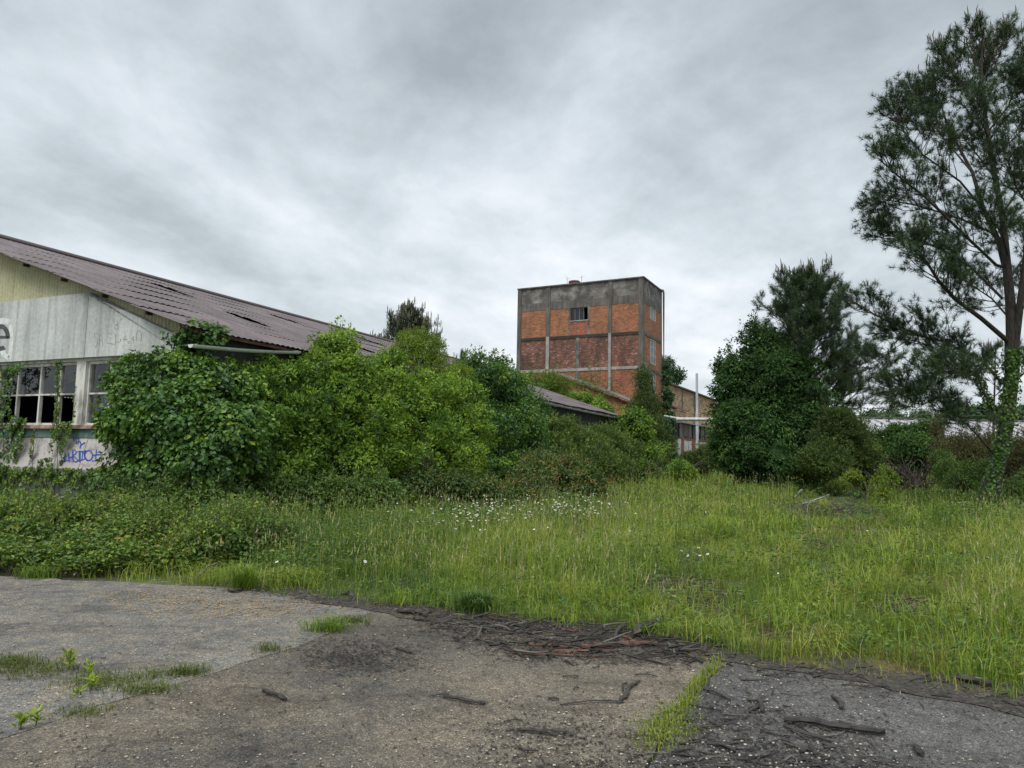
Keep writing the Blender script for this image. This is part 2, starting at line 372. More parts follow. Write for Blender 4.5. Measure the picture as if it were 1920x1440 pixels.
def vergemat():
    m, nt, bs = newmat('mossy_soil'); _, _, pos = coords(nt)
    a = noise(nt, pos, 2.2, 6, .65); b = noise(nt, pos, 28, 6, .7)
    c1 = ramp(nt, b, [(.35, (.022, .019, .015)), (.55, (.055, .046, .036)), (.72, (.14, .125, .10))])
    c2 = ramp(nt, b, [(.3, (.07, .055, .012)), (.7, (.19, .15, .03))])
    nt.links.new(mixc(nt, ramp(nt, a, [(.55, (0, 0, 0)), (.66, (.85, .85, .85))]), c1, c2), bs.inputs['Base Color']); bs.inputs['Roughness'].default_value = .95
    bump(nt, bs, b, 1, .02); return m
M['verge'] = vergemat()
def roofmat():
    m, nt, bs = newmat('maroon_corrugated_sheet'); UV, ob, pos = coords(nt)
    br = N(nt, 'ShaderNodeTexBrick', inp={'Scale': 1.0, 'Mortar Size': .012, 'Brick Width': 1.05, 'Row Height': 1.57, 'Color1': (.85, .85, .85, 1), 'Color2': (1.12, 1.1, 1.1, 1), 'Mortar': (.5, .5, .5, 1)}); br.offset = 0
    nt.links.new(UV, br.inputs['Vector'])
    n = noise(nt, mapping(nt, UV, (1.5, .35, 1)), 2.0, 7, .65); n2 = noise(nt, UV, 18, 5, .7)
    c = ramp(nt, n, [(.3, (.078, .056, .055)), (.5, (.120, .095, .097)), (.7, (.170, .152, .158))])
    c = mixc(nt, 1, c, br.outputs['Color'], 'MULTIPLY'); c = mixc(nt, ramp(nt, n2, [(.60, (0, 0, 0)), (.75, (.6, .6, .6))]), c, (.055, .045, .042))
    nt.links.new(c, bs.inputs['Base Color']); bs.inputs['Roughness'].default_value = .75; bs.inputs['Specular IOR Level'].default_value = .35
    bump(nt, bs, n2, .25, .01); return m
M['roof'] = roofmat()
def brickmat(name, c1, c2, mortar, dirt, dlo=.5, dhi=.72, bw=.23, bh=.075, white=0, ms=.012):
    m, nt, bs = newmat(name); UV, ob, pos = coords(nt)
    br = N(nt, 'ShaderNodeTexBrick', inp={'Scale': 1.0, 'Mortar Size': ms, 'Mortar Smooth': .1, 'Bias': 0., 'Brick Width': bw, 'Row Height': bh, 'Color1': c1+(1,), 'Color2': c2+(1,), 'Mortar': mortar+(1,)})
    nt.links.new(UV, br.inputs['Vector'])
    v = N(nt, 'ShaderNodeTexVoronoi', inp={'Scale': 1.0}); nt.links.new(mapping(nt, UV, (1/bw, 1/bh, 1)), v.inputs['Vector'])
    sp = N(nt, 'ShaderNodeSeparateColor'); nt.links.new(v.outputs['Color'], sp.inputs[0])
    c = mixc(nt, 1, br.outputs['Color'], ramp(nt, sp.outputs[0], [(0, (.55, .52, .52)), (.3, (.9, .88, .88)), (.8, (1.15, 1.1, 1.05)), (1, (1.45, 1.4, 1.35))]), 'MULTIPLY')
    if white: c = mixc(nt, ramp(nt, sp.outputs[1], [(1-white, (0, 0, 0)), (1-white+.04, (.6, .6, .6))]), c, (.42, .36, .30))
    n = noise(nt, mapping(nt, UV, (1, .45, 1)), .8, 8, .68, .3); n2 = noise(nt, UV, .35, 3)
    c = mixc(nt, ramp(nt, n, [(dlo, (0, 0, 0)), (dhi, (.85, .85, .85))]), c, dirt)
    c = mixc(nt, 1, c, ramp(nt, n2, [(.3, (.85, .85, .85)), (.7, (1.15, 1.12, 1.1))]), 'MULTIPLY')
    nt.links.new(c, bs.inputs['Base Color']); bs.inputs['Roughness'].default_value = .9; bump(nt, bs, br.outputs['Fac'], -.4, .01); return m
M['brick_orange'] = brickmat('orange_brick', (.34, .135, .062), (.26, .10, .050), (.25, .15, .09), (.11, .058, .036), .47, .74)
M['brick_dark'] = brickmat('weathered_red_brick', (.23, .075, .048), (.15, .055, .040), (.18, .12, .09), (.035, .026, .022), .42, .64, white=.10)
M['brick_red'] = brickmat('red_brick', (.33, .105, .055), (.25, .080, .045), (.20, .12, .08), (.12, .050, .036), .52, .78)
M['block'] = brickmat('tan_block', (.46, .33, .19), (.38, .27, .155), (.15, .11, .07), (.17, .12, .075), .58, .82, .55, .25, 0, .022)
def concmat(name, lo, hi, stain, s0=.5, s1=.72, sc=1.2, streak=(3.2, .35, 1), fine=12):
    m, nt, bs = newmat(name); UV, ob, pos = coords(nt)
    n = noise(nt, UV, .8, 6, .6, .3); st = noise(nt, mapping(nt, UV, streak), sc, 7, .65, .2); f = noise(nt, UV, fine, 6, .7)
    c = ramp(nt, n, [(.35, lo), (.65, hi)])
    c = mixc(nt, ramp(nt, st, [(s0, (0, 0, 0)), (s1, (.85, .85, .85))]), c, stain)
    c = mixc(nt, 1, c, ramp(nt, f, [(.3, (.8, .8, .8)), (.7, (1.15, 1.15, 1.15))]), 'MULTIPLY')
    nt.links.new(c, bs.inputs['Base Color']); bs.inputs['Roughness'].default_value = .88; bump(nt, bs, f, .3, .01); return m
M['panel'] = concmat('stained_pale_concrete', (.42, .44, .43), (.55, .57, .55), (.27, .27, .255), .46, .66, 1.6, (2.4, .16, 1))
M['conc'] = concmat('dark_stained_concrete', (.085, .078, .069), (.15, .14, .122), (.045, .041, .036), .46, .66)
M['conc_pale'] = concmat('patchy_grey_concrete', (.13, .122, .11), (.29, .28, .255), (.055, .050, .044), .40, .56, .8, (1, 1.1, 1))
M['conc_white'] = concmat('whitewashed_concrete', (.22, .21, .195), (.38, .365, .34), (.14, .13, .11), .52, .7)
M['black_stain'] = concmat('blackened_concrete', (.022, .019, .017), (.05, .043, .038), (.09, .06, .045), .55, .75)
M['rough'] = concmat('pinkish_roughcast', (.34, .31, .30), (.46, .43, .42), (.17, .15, .14), .50, .66, 5, (1, 1, 1), 30)
M['plinth'] = concmat('damp_grey_render', (.22, .215, .205), (.36, .36, .35), (.09, .09, .075), .48, .64, 2.5)
M['yellow'] = concmat('faded_cream_sheet', (.43, .42, .26), (.52, .50, .34), (.30, .28, .17), .52, .74, 1.5)
M['white'] = simple('flaking_white_paint', (.30, .28, .25), (.62, .61, .57), 5, .6, .2, (1, 1, .5), lo=.38, hi=.55)
M['rustsill'] = simple('rusty_ledge', (.16, .075, .05), (.40, .30, .24), 5, .8)
M['green_paint'] = simple('faded_green_paint', (.05, .12, .10), (.13, .20, .17), 6, .8)
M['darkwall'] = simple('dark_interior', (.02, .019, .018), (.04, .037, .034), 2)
M['gutter'] = simple('grey_painted_gutter', (.40, .44, .40), (.62, .64, .61), 3, .45, .1)
M['steel'] = simple('galvanised_steel', (.30, .32, .33), (.50, .51, .51), 3, .5, .1, (1, 1, .3))
M['rust'] = simple('rust', (.06, .03, .022), (.17, .085, .055), 5, .85)
M['wood'] = simple('grey_weathered_board', (.07, .058, .048), (.22, .20, .175), 4, .85, .3, (4, 4, .4))
M['tile'] = simple('rust_roof_tile', (.13, .055, .035), (.32, .17, .10), 3, .85)
M['fibre'] = simple('grey_fibre_cement', (.18, .18, .175), (.33, .33, .32), 1.5, .8)
M['darkroof'] = simple('dark_slate_sheet', (.05, .045, .045), (.12, .105, .105), 3, .7)
M['blue'] = simple('blue_spray_paint', (.015, .045, .26), (.03, .08, .38), 20, .5, 0)
M['blackpaint'] = simple('faded_black_lettering', (.030, .032, .038), (.085, .088, .095), 8, .6, 0)
M['ghost'] = simple('old_lettering_trace', (.17, .15, .12), (.33, .31, .27), 30, .9, 0)
M['smear'] = simple('white_smear', (.55, .57, .56), (.70, .72, .71), 9, .8, 0)
M['metalroof'] = simple('grey_metal_sheet', (.27, .26, .275), (.38, .37, .385), 1.2, .5, .05)
M['wallbrown'] = simple('brown_render', (.10, .07, .05), (.20, .15, .115), 2.5, .9)
def glassmat():
    m, nt, bs = newmat('dusty_glass'); _, _, pos = coords(nt)
    n = noise(nt, pos, 5, 5)
    bs.inputs['Base Color'].default_value = (.05, .055, .055, 1); nt.links.new(ramp(nt, n, [(.4, (.03, .03, .03)), (.7, (.22, .22, .22))]), bs.inputs['Roughness'])
    tr = N(nt, 'ShaderNodeBsdfTransparent'); mx = N(nt, 'ShaderNodeMixShader'); fr = N(nt, 'ShaderNodeLayerWeight', inp={'Blend': .5})
    gl = N(nt, 'ShaderNodeBsdfGlossy'); gl.inputs['Roughness'].default_value = .04; gl.inputs[0].default_value = (.8, .85, .9, 1)
    m2 = N(nt, 'ShaderNodeMixShader'); nt.links.new(ramp(nt, n, [(.45, (.12, .12, .12)), (.75, (.35, .35, .35))]), mx.inputs[0])
    nt.links.new(tr.outputs[0], mx.inputs[1]); nt.links.new(bs.outputs[0], mx.inputs[2])
    nt.links.new(math_(nt, 'ADD', math_(nt, 'MULTIPLY', math_(nt, 'POWER', fr.outputs['Facing'], 4.0), .6), .05), m2.inputs[0]); nt.links.new(mx.outputs[0], m2.inputs[1]); nt.links.new(gl.outputs[0], m2.inputs[2])
    nt.links.new(m2.outputs[0], nt.nodes['Material Output'].inputs[0]); return m
M['glass'] = glassmat()

# ------------------------------------------------------------------ ground and yard
def hill(x, y):
    return (.10*np.sin(x*.45+1)*np.sin(y*.33)+.06*np.sin(x*1.1+y*.7))*np.clip((y-9)/10, 0, 1)
ys = np.concatenate([np.linspace(-40, 8, 12), np.linspace(8.5, 70, 90), np.geomspace(72, 1500, 24)])
xs = np.concatenate([-np.geomspace(60, 1500, 16)[::-1], np.linspace(-58, 58, 110), np.geomspace(60, 1500, 16)])
X, Y = np.meshgrid(xs, ys); Z = hill(X, Y)*(np.abs(X) < 60)
V = np.stack([X, Y, Z-.012], -1).reshape(-1, 3); nx = len(xs)
i = np.arange(len(ys)-1)[:, None]*nx+np.arange(nx-1)[None, :]
a = Acc(); a.add(V, np.stack([i, i+1, i+nx+1, i+nx], -1).reshape(-1, 4)); g = a.obj('ground', M['soil'], smooth=True); tag(g, 'rough green field soil', 'ground', kind='structure')
def wig(pts, amp=.03, step=.12, seed=3, sub=0):
    pts = np.asarray(pts, float)[:, :2]; out = []
    for k in range(len(pts)-1):
        n = max(1, int(np.linalg.norm(pts[k+1]-pts[k])/step)); n = min(n, 60)
        for t in np.arange(n)/n: out.append(pts[k]*(1-t)+pts[k+1]*t)
    out.append(pts[-1]); out = np.array(out)
    ph = out@np.array([[7.1, 3.3], [2.9, 8.7]])
    return out+amp*np.sin(ph+seed)+amp*.5*np.sin(ph*2.7+seed*2)
def G2(px, py): return gnd(px, py)[:2]
EDGE = [G2(*p) for p in [(-700, 1060), (0, 1084), (200, 1092), (420, 1106), (560, 1124), (700, 1146), (780, 1152), (900, 1166), (1100, 1190), (1230, 1204), (1330, 1226), (1420, 1240), (1600, 1268), (1760, 1296), (1920, 1326), (2500, 1420)]]
S1 = [G2(*p) for p in [(-500, 1530), (0, 1392), (180, 1332), (400, 1268), (560, 1215), (640, 1185), (700, 1146)]]
S2 = [G2(*p) for p in [(1385, 1236), (1330, 1275), (1260, 1345), (1215, 1440), (1180, 1600)]]
def slab(name, pts, z, mat, label, cat='pavement'):
    a = Acc(); n = len(pts); top = [(p[0], p[1], z) for p in pts]
    a.poly(top); 
    for k in range(n):
        p, q = pts[k], pts[(k+1) % n]; a.add([(p[0], p[1], z), (q[0], q[1], z), (q[0], q[1], z-.04), (p[0], p[1], z-.04)], [(0, 1, 2, 3)])
    o = a.obj(name, mat); tag(o, label, cat, kind='structure'); return o
e1 = wig(EDGE[:6], .05); e2 = wig(EDGE[5:12], .05, seed=5); e3 = wig(EDGE[11:], .05, seed=8)
s1 = wig(S1, .012); s2 = wig(S2, .015); gap = .012
slab('asphalt_yard', list(e1)+[p+[-.0, gap] for p in s1[::-1]]+[np.array([-14, 2.5]), np.array([-14, 8])], .020, M['asph_a'], 'pale grey worn asphalt slab in the left of the yard')
slab('asphalt_yard', [p-[0, gap] for p in s1]+list(e2)+[p-[gap, 0] for p in s2]+[np.array([.4, 1.]), np.array([.4, -8.]), np.array([-14, -8.]), np.array([-14, 2.4])], .020, M['asph_b'], 'tan worn asphalt slab in the middle of the yard')
slab('asphalt_yard', [p+[gap, 0] for p in s2[::-1]]+list(e3)+[np.array([16, 3]), np.array([16, -8.]), np.array([.42, -8.]), np.array([.42, 1.])], .020, M['asph_c'], 'dark asphalt slab in the right of the yard')
# mossy soil strip lapping over the far edge of the asphalt
o1 = wig([G2(*p) for p in [(560, 1112), (700, 1132), (900, 1150), (1100, 1172), (1330, 1200), (1420, 1215), (1600, 1236), (1760, 1262), (2000, 1300)]], .05)
i1 = wig([G2(*p) for p in [(2000, 1372), (1880, 1345), (1780, 1318), (1640, 1290), (1500, 1272), (1420, 1262), (1330, 1245), (1230, 1222), (1000, 1190), (800, 1165), (640, 1140), (560, 1124)]], .06, .06)
a = Acc(); a.poly([(p[0], p[1], .026) for p in list(o1)+list(i1)]); tag(a.obj('soil', M['verge']), 'dark mossy soil along the asphalt edge', 'soil', kind='structure')

# ------------------------------------------------------------------ the long shed on the left
C0 = np.array([-6.9, 15.0]); SF = Frame(C0, R_(155.7))
WSH, LSH = 12.2, 34.2
fs = lambda x, y, b=0.0: SF.onb(x, y, b)
va = fs(0, 474, .35); vb = fs(352, 611, .35)
KR = (va[1]-vb[1])/(va[0]-vb[0]); ZR0 = vb[1]-KR*vb[0]
zr = lambda a_: ZR0+KR*(a_ if a_ < WSH else 2*WSH-a_)
ZS = fs(100, 797)[1]; ZT = fs(100, 680)[1]; ZTR = fs(100, 739)[1]; ZL = fs(100, 880, .2)[1]
shed = thing('warehouse', (C0[0], C0[1], 0), 'long ivy covered shed with maroon corrugated roof and pale concrete gable band', 'warehouse')
# body: walls
a = Acc()
a.box(SF, 0, .6, -.25, 0, 0, ZT); a.box(SF, 23.8, 24.4, -.25, 0, 0, ZT)
a.box(SF, .6, 23.8, -.25, 0, 0, ZS-.09)
a.obj('front_wall', M['rough'], shed)
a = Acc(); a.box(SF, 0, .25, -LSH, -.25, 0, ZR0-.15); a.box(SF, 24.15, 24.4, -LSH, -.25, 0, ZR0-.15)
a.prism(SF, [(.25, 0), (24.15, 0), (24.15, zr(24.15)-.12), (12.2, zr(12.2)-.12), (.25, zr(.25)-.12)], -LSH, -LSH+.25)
a.obj('side_wall', M['darkwall'], shed)  # near-black wall colour stands in for the shade under the eave
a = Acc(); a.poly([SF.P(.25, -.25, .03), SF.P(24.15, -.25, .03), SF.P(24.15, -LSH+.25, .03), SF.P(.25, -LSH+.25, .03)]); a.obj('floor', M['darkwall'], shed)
# stepped lower front: flared apron and ledge
a = Acc(); z_a, z_b = ZS-.30, ZL+.02
for k in range(26):
    x0, x1 = .3+k*.9, .3+k*.9+.88
    pts = [SF.P(x0, .004, z_a), SF.P(x1, .004, z_a), SF.P(x1, .19, z_b), SF.P(x0, .19, z_b)]
    a.add(pts, [(0, 1, 2, 3)], .5, 0, [(x0, z_a), (x1, z_a), (x1, z_b), (x0, z_b)])
    for xx in (x0, x1):
        a.add([SF.P(xx, .004, z_a), SF.P(xx, .19, z_b), SF.P(xx, .0, z_b)], [(0, 1, 2)])
a.obj('apron', M['rough'], shed)
a = Acc(); a.box(SF, .2, 23.9, .003, .27, ZL-.10, ZL+.018); a.obj('ledge', M['plinth'], shed)
a = Acc(); a.box(SF, .2, 23.9, .003, .12, 0, ZL-.103); a.obj('plinth', M['plinth'], shed)
a = Acc(); a.box(SF, .6, 23.8, -.2, .09, ZS-.085, ZS-.003); a.obj('window_ledge', M['rustsill'], shed)
a = Acc(); a.box(SF, .6, 23.8, .004, .02, z_a+.01, ZS-.088); a.obj('painted_stripe', M['green_paint'], shed)
# concrete fascia panel
pt1 = fs(160, 549, .12); pt2 = fs(341, 632, .12); pb1 = fs(7, 681, .12); pb2 = fs(341, 657, .12)
zb = (pb1[1]+pb2[1])/2; a1 = pt2[0]
a = Acc(); ZPT = pt1[1]
jo = fs(163, 600, .12)[0]
a.prism(SF, [(a1, zb), (jo-.008, zb), (jo-.008, ZPT-(jo-pt1[0])*0), (pt1[0], ZPT), (a1, pt2[1])], .0, .12)
a.prism(SF, [(jo+.008, zb), (7.4, zb), (7.4, ZPT), (jo+.008, ZPT)], .0, .12)
a.prism(SF, [(7.416, zb), (12.2, zb), (24.4-a1, zb), (24.4-a1, pt2[1]), (24.4-pt1[0], ZPT), (7.416, ZPT)], .0, .12)
a.obj('concrete_band', M['panel'], shed)
# cream corrugated gable
a = Acc(); n = 1400; aa = np.linspace(.02, 24.38, n); off = .02*np.sin(aa*2*math.pi/.115)-.04
zt = np.array([zr(x) for x in aa])-.03; zlo = np.full(n, zb+.05)
Vb = np.array([SF.P(x, o, z) for x, o, z in zip(aa, off, zlo)]); Vt = np.array([SF.P(x, o, max(z, zb+.06)) for x, o, z in zip(aa, off, zt)])
i = np.arange(n-1); a.add(np.concatenate([Vb, Vt]), np.stack([i, i+1, i+1+n, i+n], -1), .5, 0, np.concatenate([np.stack([aa, zlo], -1), np.stack([aa, zt], -1)]))
a.obj('gable_cladding', M['yellow'], shed, smooth=True)
a = Acc(); a.box(SF, .6, 23.8, -.25, -.003, ZT, zb+.05); a.obj('lintel', M['white'], shed)
# roof of overlapping corrugated rows
slots = []
roofo = None
def roofpt(px, py):
    nrm = np.cross(SF.ey, unit(SF.ex+np.array([0, 0, KR]))); q = onplane(px, py, SF.P(0, 0, ZR0), nrm); l = SF.L(q); return l[0], l[1]
for (x0, y0, x1, y1, wd) in [(286, 531, 362, 558, .50), (352, 548, 376, 555, .2), (425, 585, 502, 613, .48), (503, 588, 562, 608, .6), (670, 632, 722, 650, .8), (668, 648, 700, 664, .6)]:
    p, q = roofpt(x0, y0), roofpt(x1, y1); slots.append((q[0], p[0], (p[1]+q[1])/2, wd))
rows = 8; rw = (WSH+.35)/rows; da = .177/6
for sidei in (0, 1):
    A = Acc()
    for r in range(rows):
        lo = -.35+r*rw; hi = lo+rw+.12
        if r == rows-1: hi = WSH
        fr_ = .35+(random.uniform(-.03, .12)+(.10 if r % 3 == 0 else 0)); bb = np.arange(-LSH-.3, fr_, da); nb = len(bb)
        sub = 14; us = np.linspace(lo, hi, sub)
        grid = np.zeros((sub, nb, 3)); uv = np.zeros((sub, nb, 2))
        sag = .012*np.sin(bb*1.7+r*2)+.01*np.sin(bb*.6+r)
        for j, u in enumerate(us):
            z = ZR0+KR*u+.012*(1-(u-lo)/(hi-lo))+.012*np.sin(bb*2*math.pi/.177)+sag*(1-(u-lo)/(hi-lo))
            uu = u if sidei == 0 else 2*WSH-u
            grid[j] = SF.o+SF.ex*uu+SF.ey*bb[:, None]+np.array([0, 0, 1.])*z[:, None]; uv[j] = np.stack([bb, np.full(nb, u+.35)], -1)
        i = np.arange(sub-1)[:, None]*nb+np.arange(nb-1)[None, :]; f = np.stack([i, i+1, i+nb+1, i+nb], -1).reshape(-1, 4)
        if sidei == 0:
            bc = np.tile((bb[:-1]+bb[1:])/2, sub-1); uc = np.repeat((us[:-1]+us[1:])/2, nb-1); kill = np.zeros(len(f), bool)
            for (a0, a1, bm, wd) in slots:      # a slipped sheet leaves a gap that runs up the slope
                tt = (uc-a0)/(a1-a0+1e-6); kill |= (tt > 0) & (tt < 1) & (np.abs(bc-bm) < wd*1.0*(.35+.65*np.sin(math.pi*np.clip(tt, 0, 1))))
            f = f[~kill]
        A.add(grid.reshape(-1, 3), f, .5, 0, uv.reshape(-1, 2))
    rf = A.obj('roof', M['roof'], shed, smooth=True)
    if sidei == 0: roofo = rf
a = Acc(); a.tube([SF.P(WSH, .35, zr(WSH)+.03), SF.P(WSH, -LSH-.3, zr(WSH)+.03)], .11, 8); a.obj('ridge_cap', M['roof'], roofo)
a = Acc()   # rafter ends and purlins under the verge and eave
for k in range(9): 
    u = -.25+k*1.5; a.box(SF, u, u+.05, -LSH, .10, zr(max(u, -.2))-.13, zr(max(u, -.2))-.06)
a.objs('purlin', M['rust'], shed)
def gutter(pxs, py_off, parent, r=.075, name='gutter', aoff=-.43):
    (b0, z0), (b1, z1) = SF.ona(*pxs[0], aoff), SF.ona(*pxs[1], aoff)
    a = Acc(); n = 9; an = np.linspace(math.pi, 2*math.pi, n); ts = np.linspace(0, 1, 24); V = []
    for rr in (r, r-.008):
        for t in ts:
            b = b0+(b1-b0)*t; z = z0+(z1-z0)*t-.03*math.sin(math.pi*t)
            for q in an: V.append(SF.P(aoff+rr*math.cos(q), b, z+rr*math.sin(q)+.03))
    F = []
    for l in range(2):
        for i in range(len(ts)-1):
            for j in range(n-1): k = l*len(ts)*n+i*n+j; F.append((k, k+1, k+n+1, k+n))
    a.add(V, F); i0 = [j for j in range(n)]
    a.add([V[j] for j in i0], [i0])
    g_ = a.obj(name, M['gutter'], parent, smooth=True)
    for t in np.linspace(.03, .97, max(2, int(abs(b1-b0)/1.2))):
        b = b0+(b1-b0)*t; z = z0+(z1-z0)*t; c = Acc(); c.box(SF, aoff-.085, aoff+.085, b-.012, b+.012, z+.028, z+.036); c.box(SF, aoff+.075, aoff+.4, b-.01, b+.01, z+.02, z+.03); c.obj('bracket', M['steel'], g_)
gutter([(357, 648), (560, 661)], 0, shed)
gutter([(985, 747), (1166, 785)], 0, shed, .085)
# windows
win_px = [-60, -16, 26, 68, 105]
mull = [fs(x, 740)[0] for x in (26, 68, 105)]
post0, post1 = fs(158, 740)[0], fs(141, 740)[0]
pw = mull[0]-mull[1]
def window(aL, aR, muls, glazing):
    fr = Acc(); zt_, zb_ = ZT-.003, ZS+.003
    fr.box(SF, aL, aR, -.16, -.06, zt_-.07, zt_); fr.box(SF, aL, aR, -.16, -.06, zb_, zb_+.05)
    fr.box(SF, aL, aL+.05, -.16, -.06, zb_+.05, zt_-.07); fr.box(SF, aR-.05, aR, -.16, -.06, zb_+.05, zt_-.07)
    fr.box(SF, aL+.05, aR-.05, -.145, -.075, ZTR-.02, ZTR+.02)
    for m_ in muls: fr.box(SF, m_-.028, m_+.028, -.148, -.072, zb_+.05, ZTR-.02); fr.box(SF, m_-.026, m_+.026, -.148, -.072, ZTR+.02, zt_-.07)
    fo = fr.obj('window', M['white'], shed)
    ed = [aL+.05]+list(muls)+[aR-.05]
    for k in range(len(ed)-1):
        for lev, (q0, q1) in enumerate(((ZTR, zt_-.07), (zb_+.05, ZTR))):
            gsel = glazing[lev][k % len(glazing[lev])]
            if gsel == '.': continue
            x0, x1 = ed[k], ed[k+1]; p = Acc()
            if gsel == 'g': p.poly([SF.P(x0, -.11, q0), SF.P(x1, -.11, q0), SF.P(x1, -.11, q1), SF.P(x0, -.11, q1)])
            else:   # broken pane: a curved bite out of the lower part
                h = q1-q0; arc = [(x0+(x1-x0)*t, q0+h*(.15+.52*math.sin(math.pi*min(1, t*.95+.02))**.8)) for t in np.linspace(0, 1, 14)]
                pts = [SF.P(x, -.11, z) for x, z in arc]+[SF.P(x1, -.11, q1), SF.P(x0, -.11, q1)]; c = SF.P((x0+x1)/2, -.11, q1-.01)
                for j in range(13): 
                    t0, t1 = arc[j][0], arc[j+1][0]; p.add([pts[j], pts[j+1], SF.P(t1, -.11, q1), SF.P(t0, -.11, q1)], [(0, 1, 2, 3)])
            p.obj('pane', M['glass'], fo)
r_m = fs(199, 740)[0]
window(.62, post0-.0, [r_m, r_m-pw], ['ggg', 'gbg'])
window(post1, 6.6, [mull[2], mull[1], mull[0], mull[0]+pw], ['gggg.', '.....'])
window(6.78, 12.3, [6.78+pw*k for k in range(1, 7)], ['g.gg', '..g.'])
window(12.48, 18., [12.48+pw*k for k in range(1, 7)], ['gg.g', '.g..'])
window(18.18, 23.7, [18.18+pw*k for k in range(1, 7)], ['.ggg', 'g...'])
for (x0, x1) in ((post0, post1), (6.602, 6.778), (12.302, 12.478), (18.002, 18.178)):
    a = Acc(); a.box(SF, x0+.002, x1-.002, -.25, .015, ZS+.002, ZT-.002); a.objs('post', M['white'], shed)
# painted marks, mapped stroke by stroke on to the wall
def stroke(acc, pts, wpx, mapf, closed=False):
    pts = np.asarray(pts, float)
    if closed: pts = np.vstack([pts, pts[:1]])
    t = np.gradient(pts, axis=0); t /= np.linalg.norm(t, axis=1)[:, None]+1e-9; nn = np.stack([-t[:, 1], t[:, 0]], -1)
    w_ = np.asarray(wpx, float)*np.ones(len(pts)); l = pts+nn*w_[:, None]/2; r = pts-nn*w_[:, None]/2
    V = [mapf(*p) for p in l]+[mapf(*p) for p in r]; k = len(pts); i = np.arange(k-1)
    acc.add(V, np.stack([i, i+1, i+1+k, i+k], -1))
def arc(cx, cy, rx, ry, a0, a1, n=24): t = np.radians(np.linspace(a0, a1, n)); return np.stack([cx+rx*np.cos(t), cy+ry*np.sin(t)], -1)
def pmap(b, sx, ox, oy):
    def f(x, y): aa_, z = fs(ox+x/sx, oy+y/sx, b); return SF.P(aa_, b, z)
    return f
pm = pmap(.124, 6.4, 0, 570)
a = Acc(); stroke(a, arc(12, 402, 82, 132, 4, -300, 50), 52, pm); stroke(a, [(-60, 398), (108, 398)], 34, pm)
a.obj('letter_e', M['blackpaint'], shed)
pm2 = pmap(.1225, 6.4, 0, 570); a = Acc()
stroke(a, [(-40, 215), (40, 200), (110, 215)], 70, pm2); stroke(a, [(125, 250), (140, 420), (128, 560), (110, 660)], 46, pm2); stroke(a, [(20, 560), (60, 620), (110, 650)], 60, pm2)
a.obj('paint_smear', M['smear'], shed)
pm = pmap(.123, 6.4, 0, 570); a = Acc()
for p, c in [([(1175, 352), (1138, 352), (1130, 392), (1172, 432), (1172, 470), (1150, 512), (1125, 500)], 0), ([(1193, 508), (1193, 395), (1215, 365), (1232, 400), (1222, 432), (1196, 436)], 0), ([(1225, 440), (1236, 505)], 0),
             ([(1290, 354), (1334, 358)], 0), ([(1286, 395), (1340, 412)], 0), ([(1285, 466), (1350, 478)], 0), ([(1385, 358), (1388, 420), (1378, 490), (1340, 488)], 0),
             ([(1410, 460), (1435, 462), (1452, 420)], 0), ([(1485, 440), (1500, 375), (1522, 438)], 0), ([(1482, 425), (1520, 425)], 0), ([(1598, 470), (1604, 385), (1585, 430), (1618, 434)], 0), ([(1078, 340), (1076, 380)], 0),
             ([(1365, 175), (1370, 240)], 0), ([(1395, 205), (1420, 225), (1400, 270)], 0), ([(1440, 195), (1465, 180)], 0), ([(1478, 120), (1482, 140)], 0)]:
    stroke(a, p, 5, pm)
stroke(a, arc(1548, 460, 12, 15, 0, 350, 14), 4, pm); stroke(a, arc(1665, 390, 30, 72, 130, 420, 24), 6, pm); stroke(a, arc(1395, 275, 30, 28, 0, 320, 16), 4, pm)
a.obj('faded_lettering', M['ghost'], shed)
def gm(x, y):
    X_, Y_ = 90+x/13.71, 800+y/13.71; q = onplane(X_, Y_, SF.P(0, .195, z_b), np.cross(SF.ex, np.array([0, 0, z_a-z_b])+SF.ey*(.004-.195))); q = q+SF.ey*.004
    return q
a = Acc()
for p, w_ in [([(672, 385), (664, 330), (690, 285), (730, 290), (735, 330)], 22), ([(745, 300), (780, 285), (800, 330), (795, 390), (765, 430), (725, 430), (730, 395), (765, 370)], 24),
              ([(815, 375), (840, 420), (855, 470)], 30), ([(965, 408), (900, 440), (855, 470), (835, 510), (832, 562)], 36),
              ([(445, 672), (435, 760), (415, 880), (410, 905)], 24), ([(365, 815), (440, 770), (500, 745)], 26), ([(530, 665), (538, 760), (552, 912)], 32), ([(355, 915), (420, 885), (550, 870)], 22), ([(375, 800), (430, 830), (460, 880)], 18),
              ([(560, 790), (600, 790), (640, 765)], 28), ([(640, 590), (640, 700), (635, 820), (655, 885), (710, 905), (770, 880), (800, 850)], 32), ([(675, 585), (720, 635), (730, 690), (660, 730)], 24), ([(640, 735), (700, 790), (770, 860)], 24), ([(730, 650), (790, 640)], 20),
              ([(812, 615), (808, 760), (812, 905)], 34), ([(835, 640), (830, 760), (832, 880)], 22), ([(815, 630), (880, 640), (990, 640)], 34), ([(890, 650), (885, 760), (870, 860)], 20), ([(850, 862), (920, 840), (960, 810)], 24), ([(938, 650), (945, 760), (980, 830), (1030, 880)], 34),
              ([(1155, 738), (1250, 722), (1360, 712)], 36), ([(1250, 580), (1240, 700), (1222, 825)], 26), ([(1195, 862), (1250, 852), (1310, 866)], 22), ([(1135, 882), (1175, 875)], 34), ([(960, 640), (965, 600)], 24)]:
    pp = np.array(p, float); k = np.linspace(0, len(pp)-1, len(pp)*3); pp = np.stack([np.interp(k, range(len(p)), pp[:, 0]), np.interp(k, range(len(p)), pp[:, 1])], -1)
    stroke(a, pp, w_, gm)
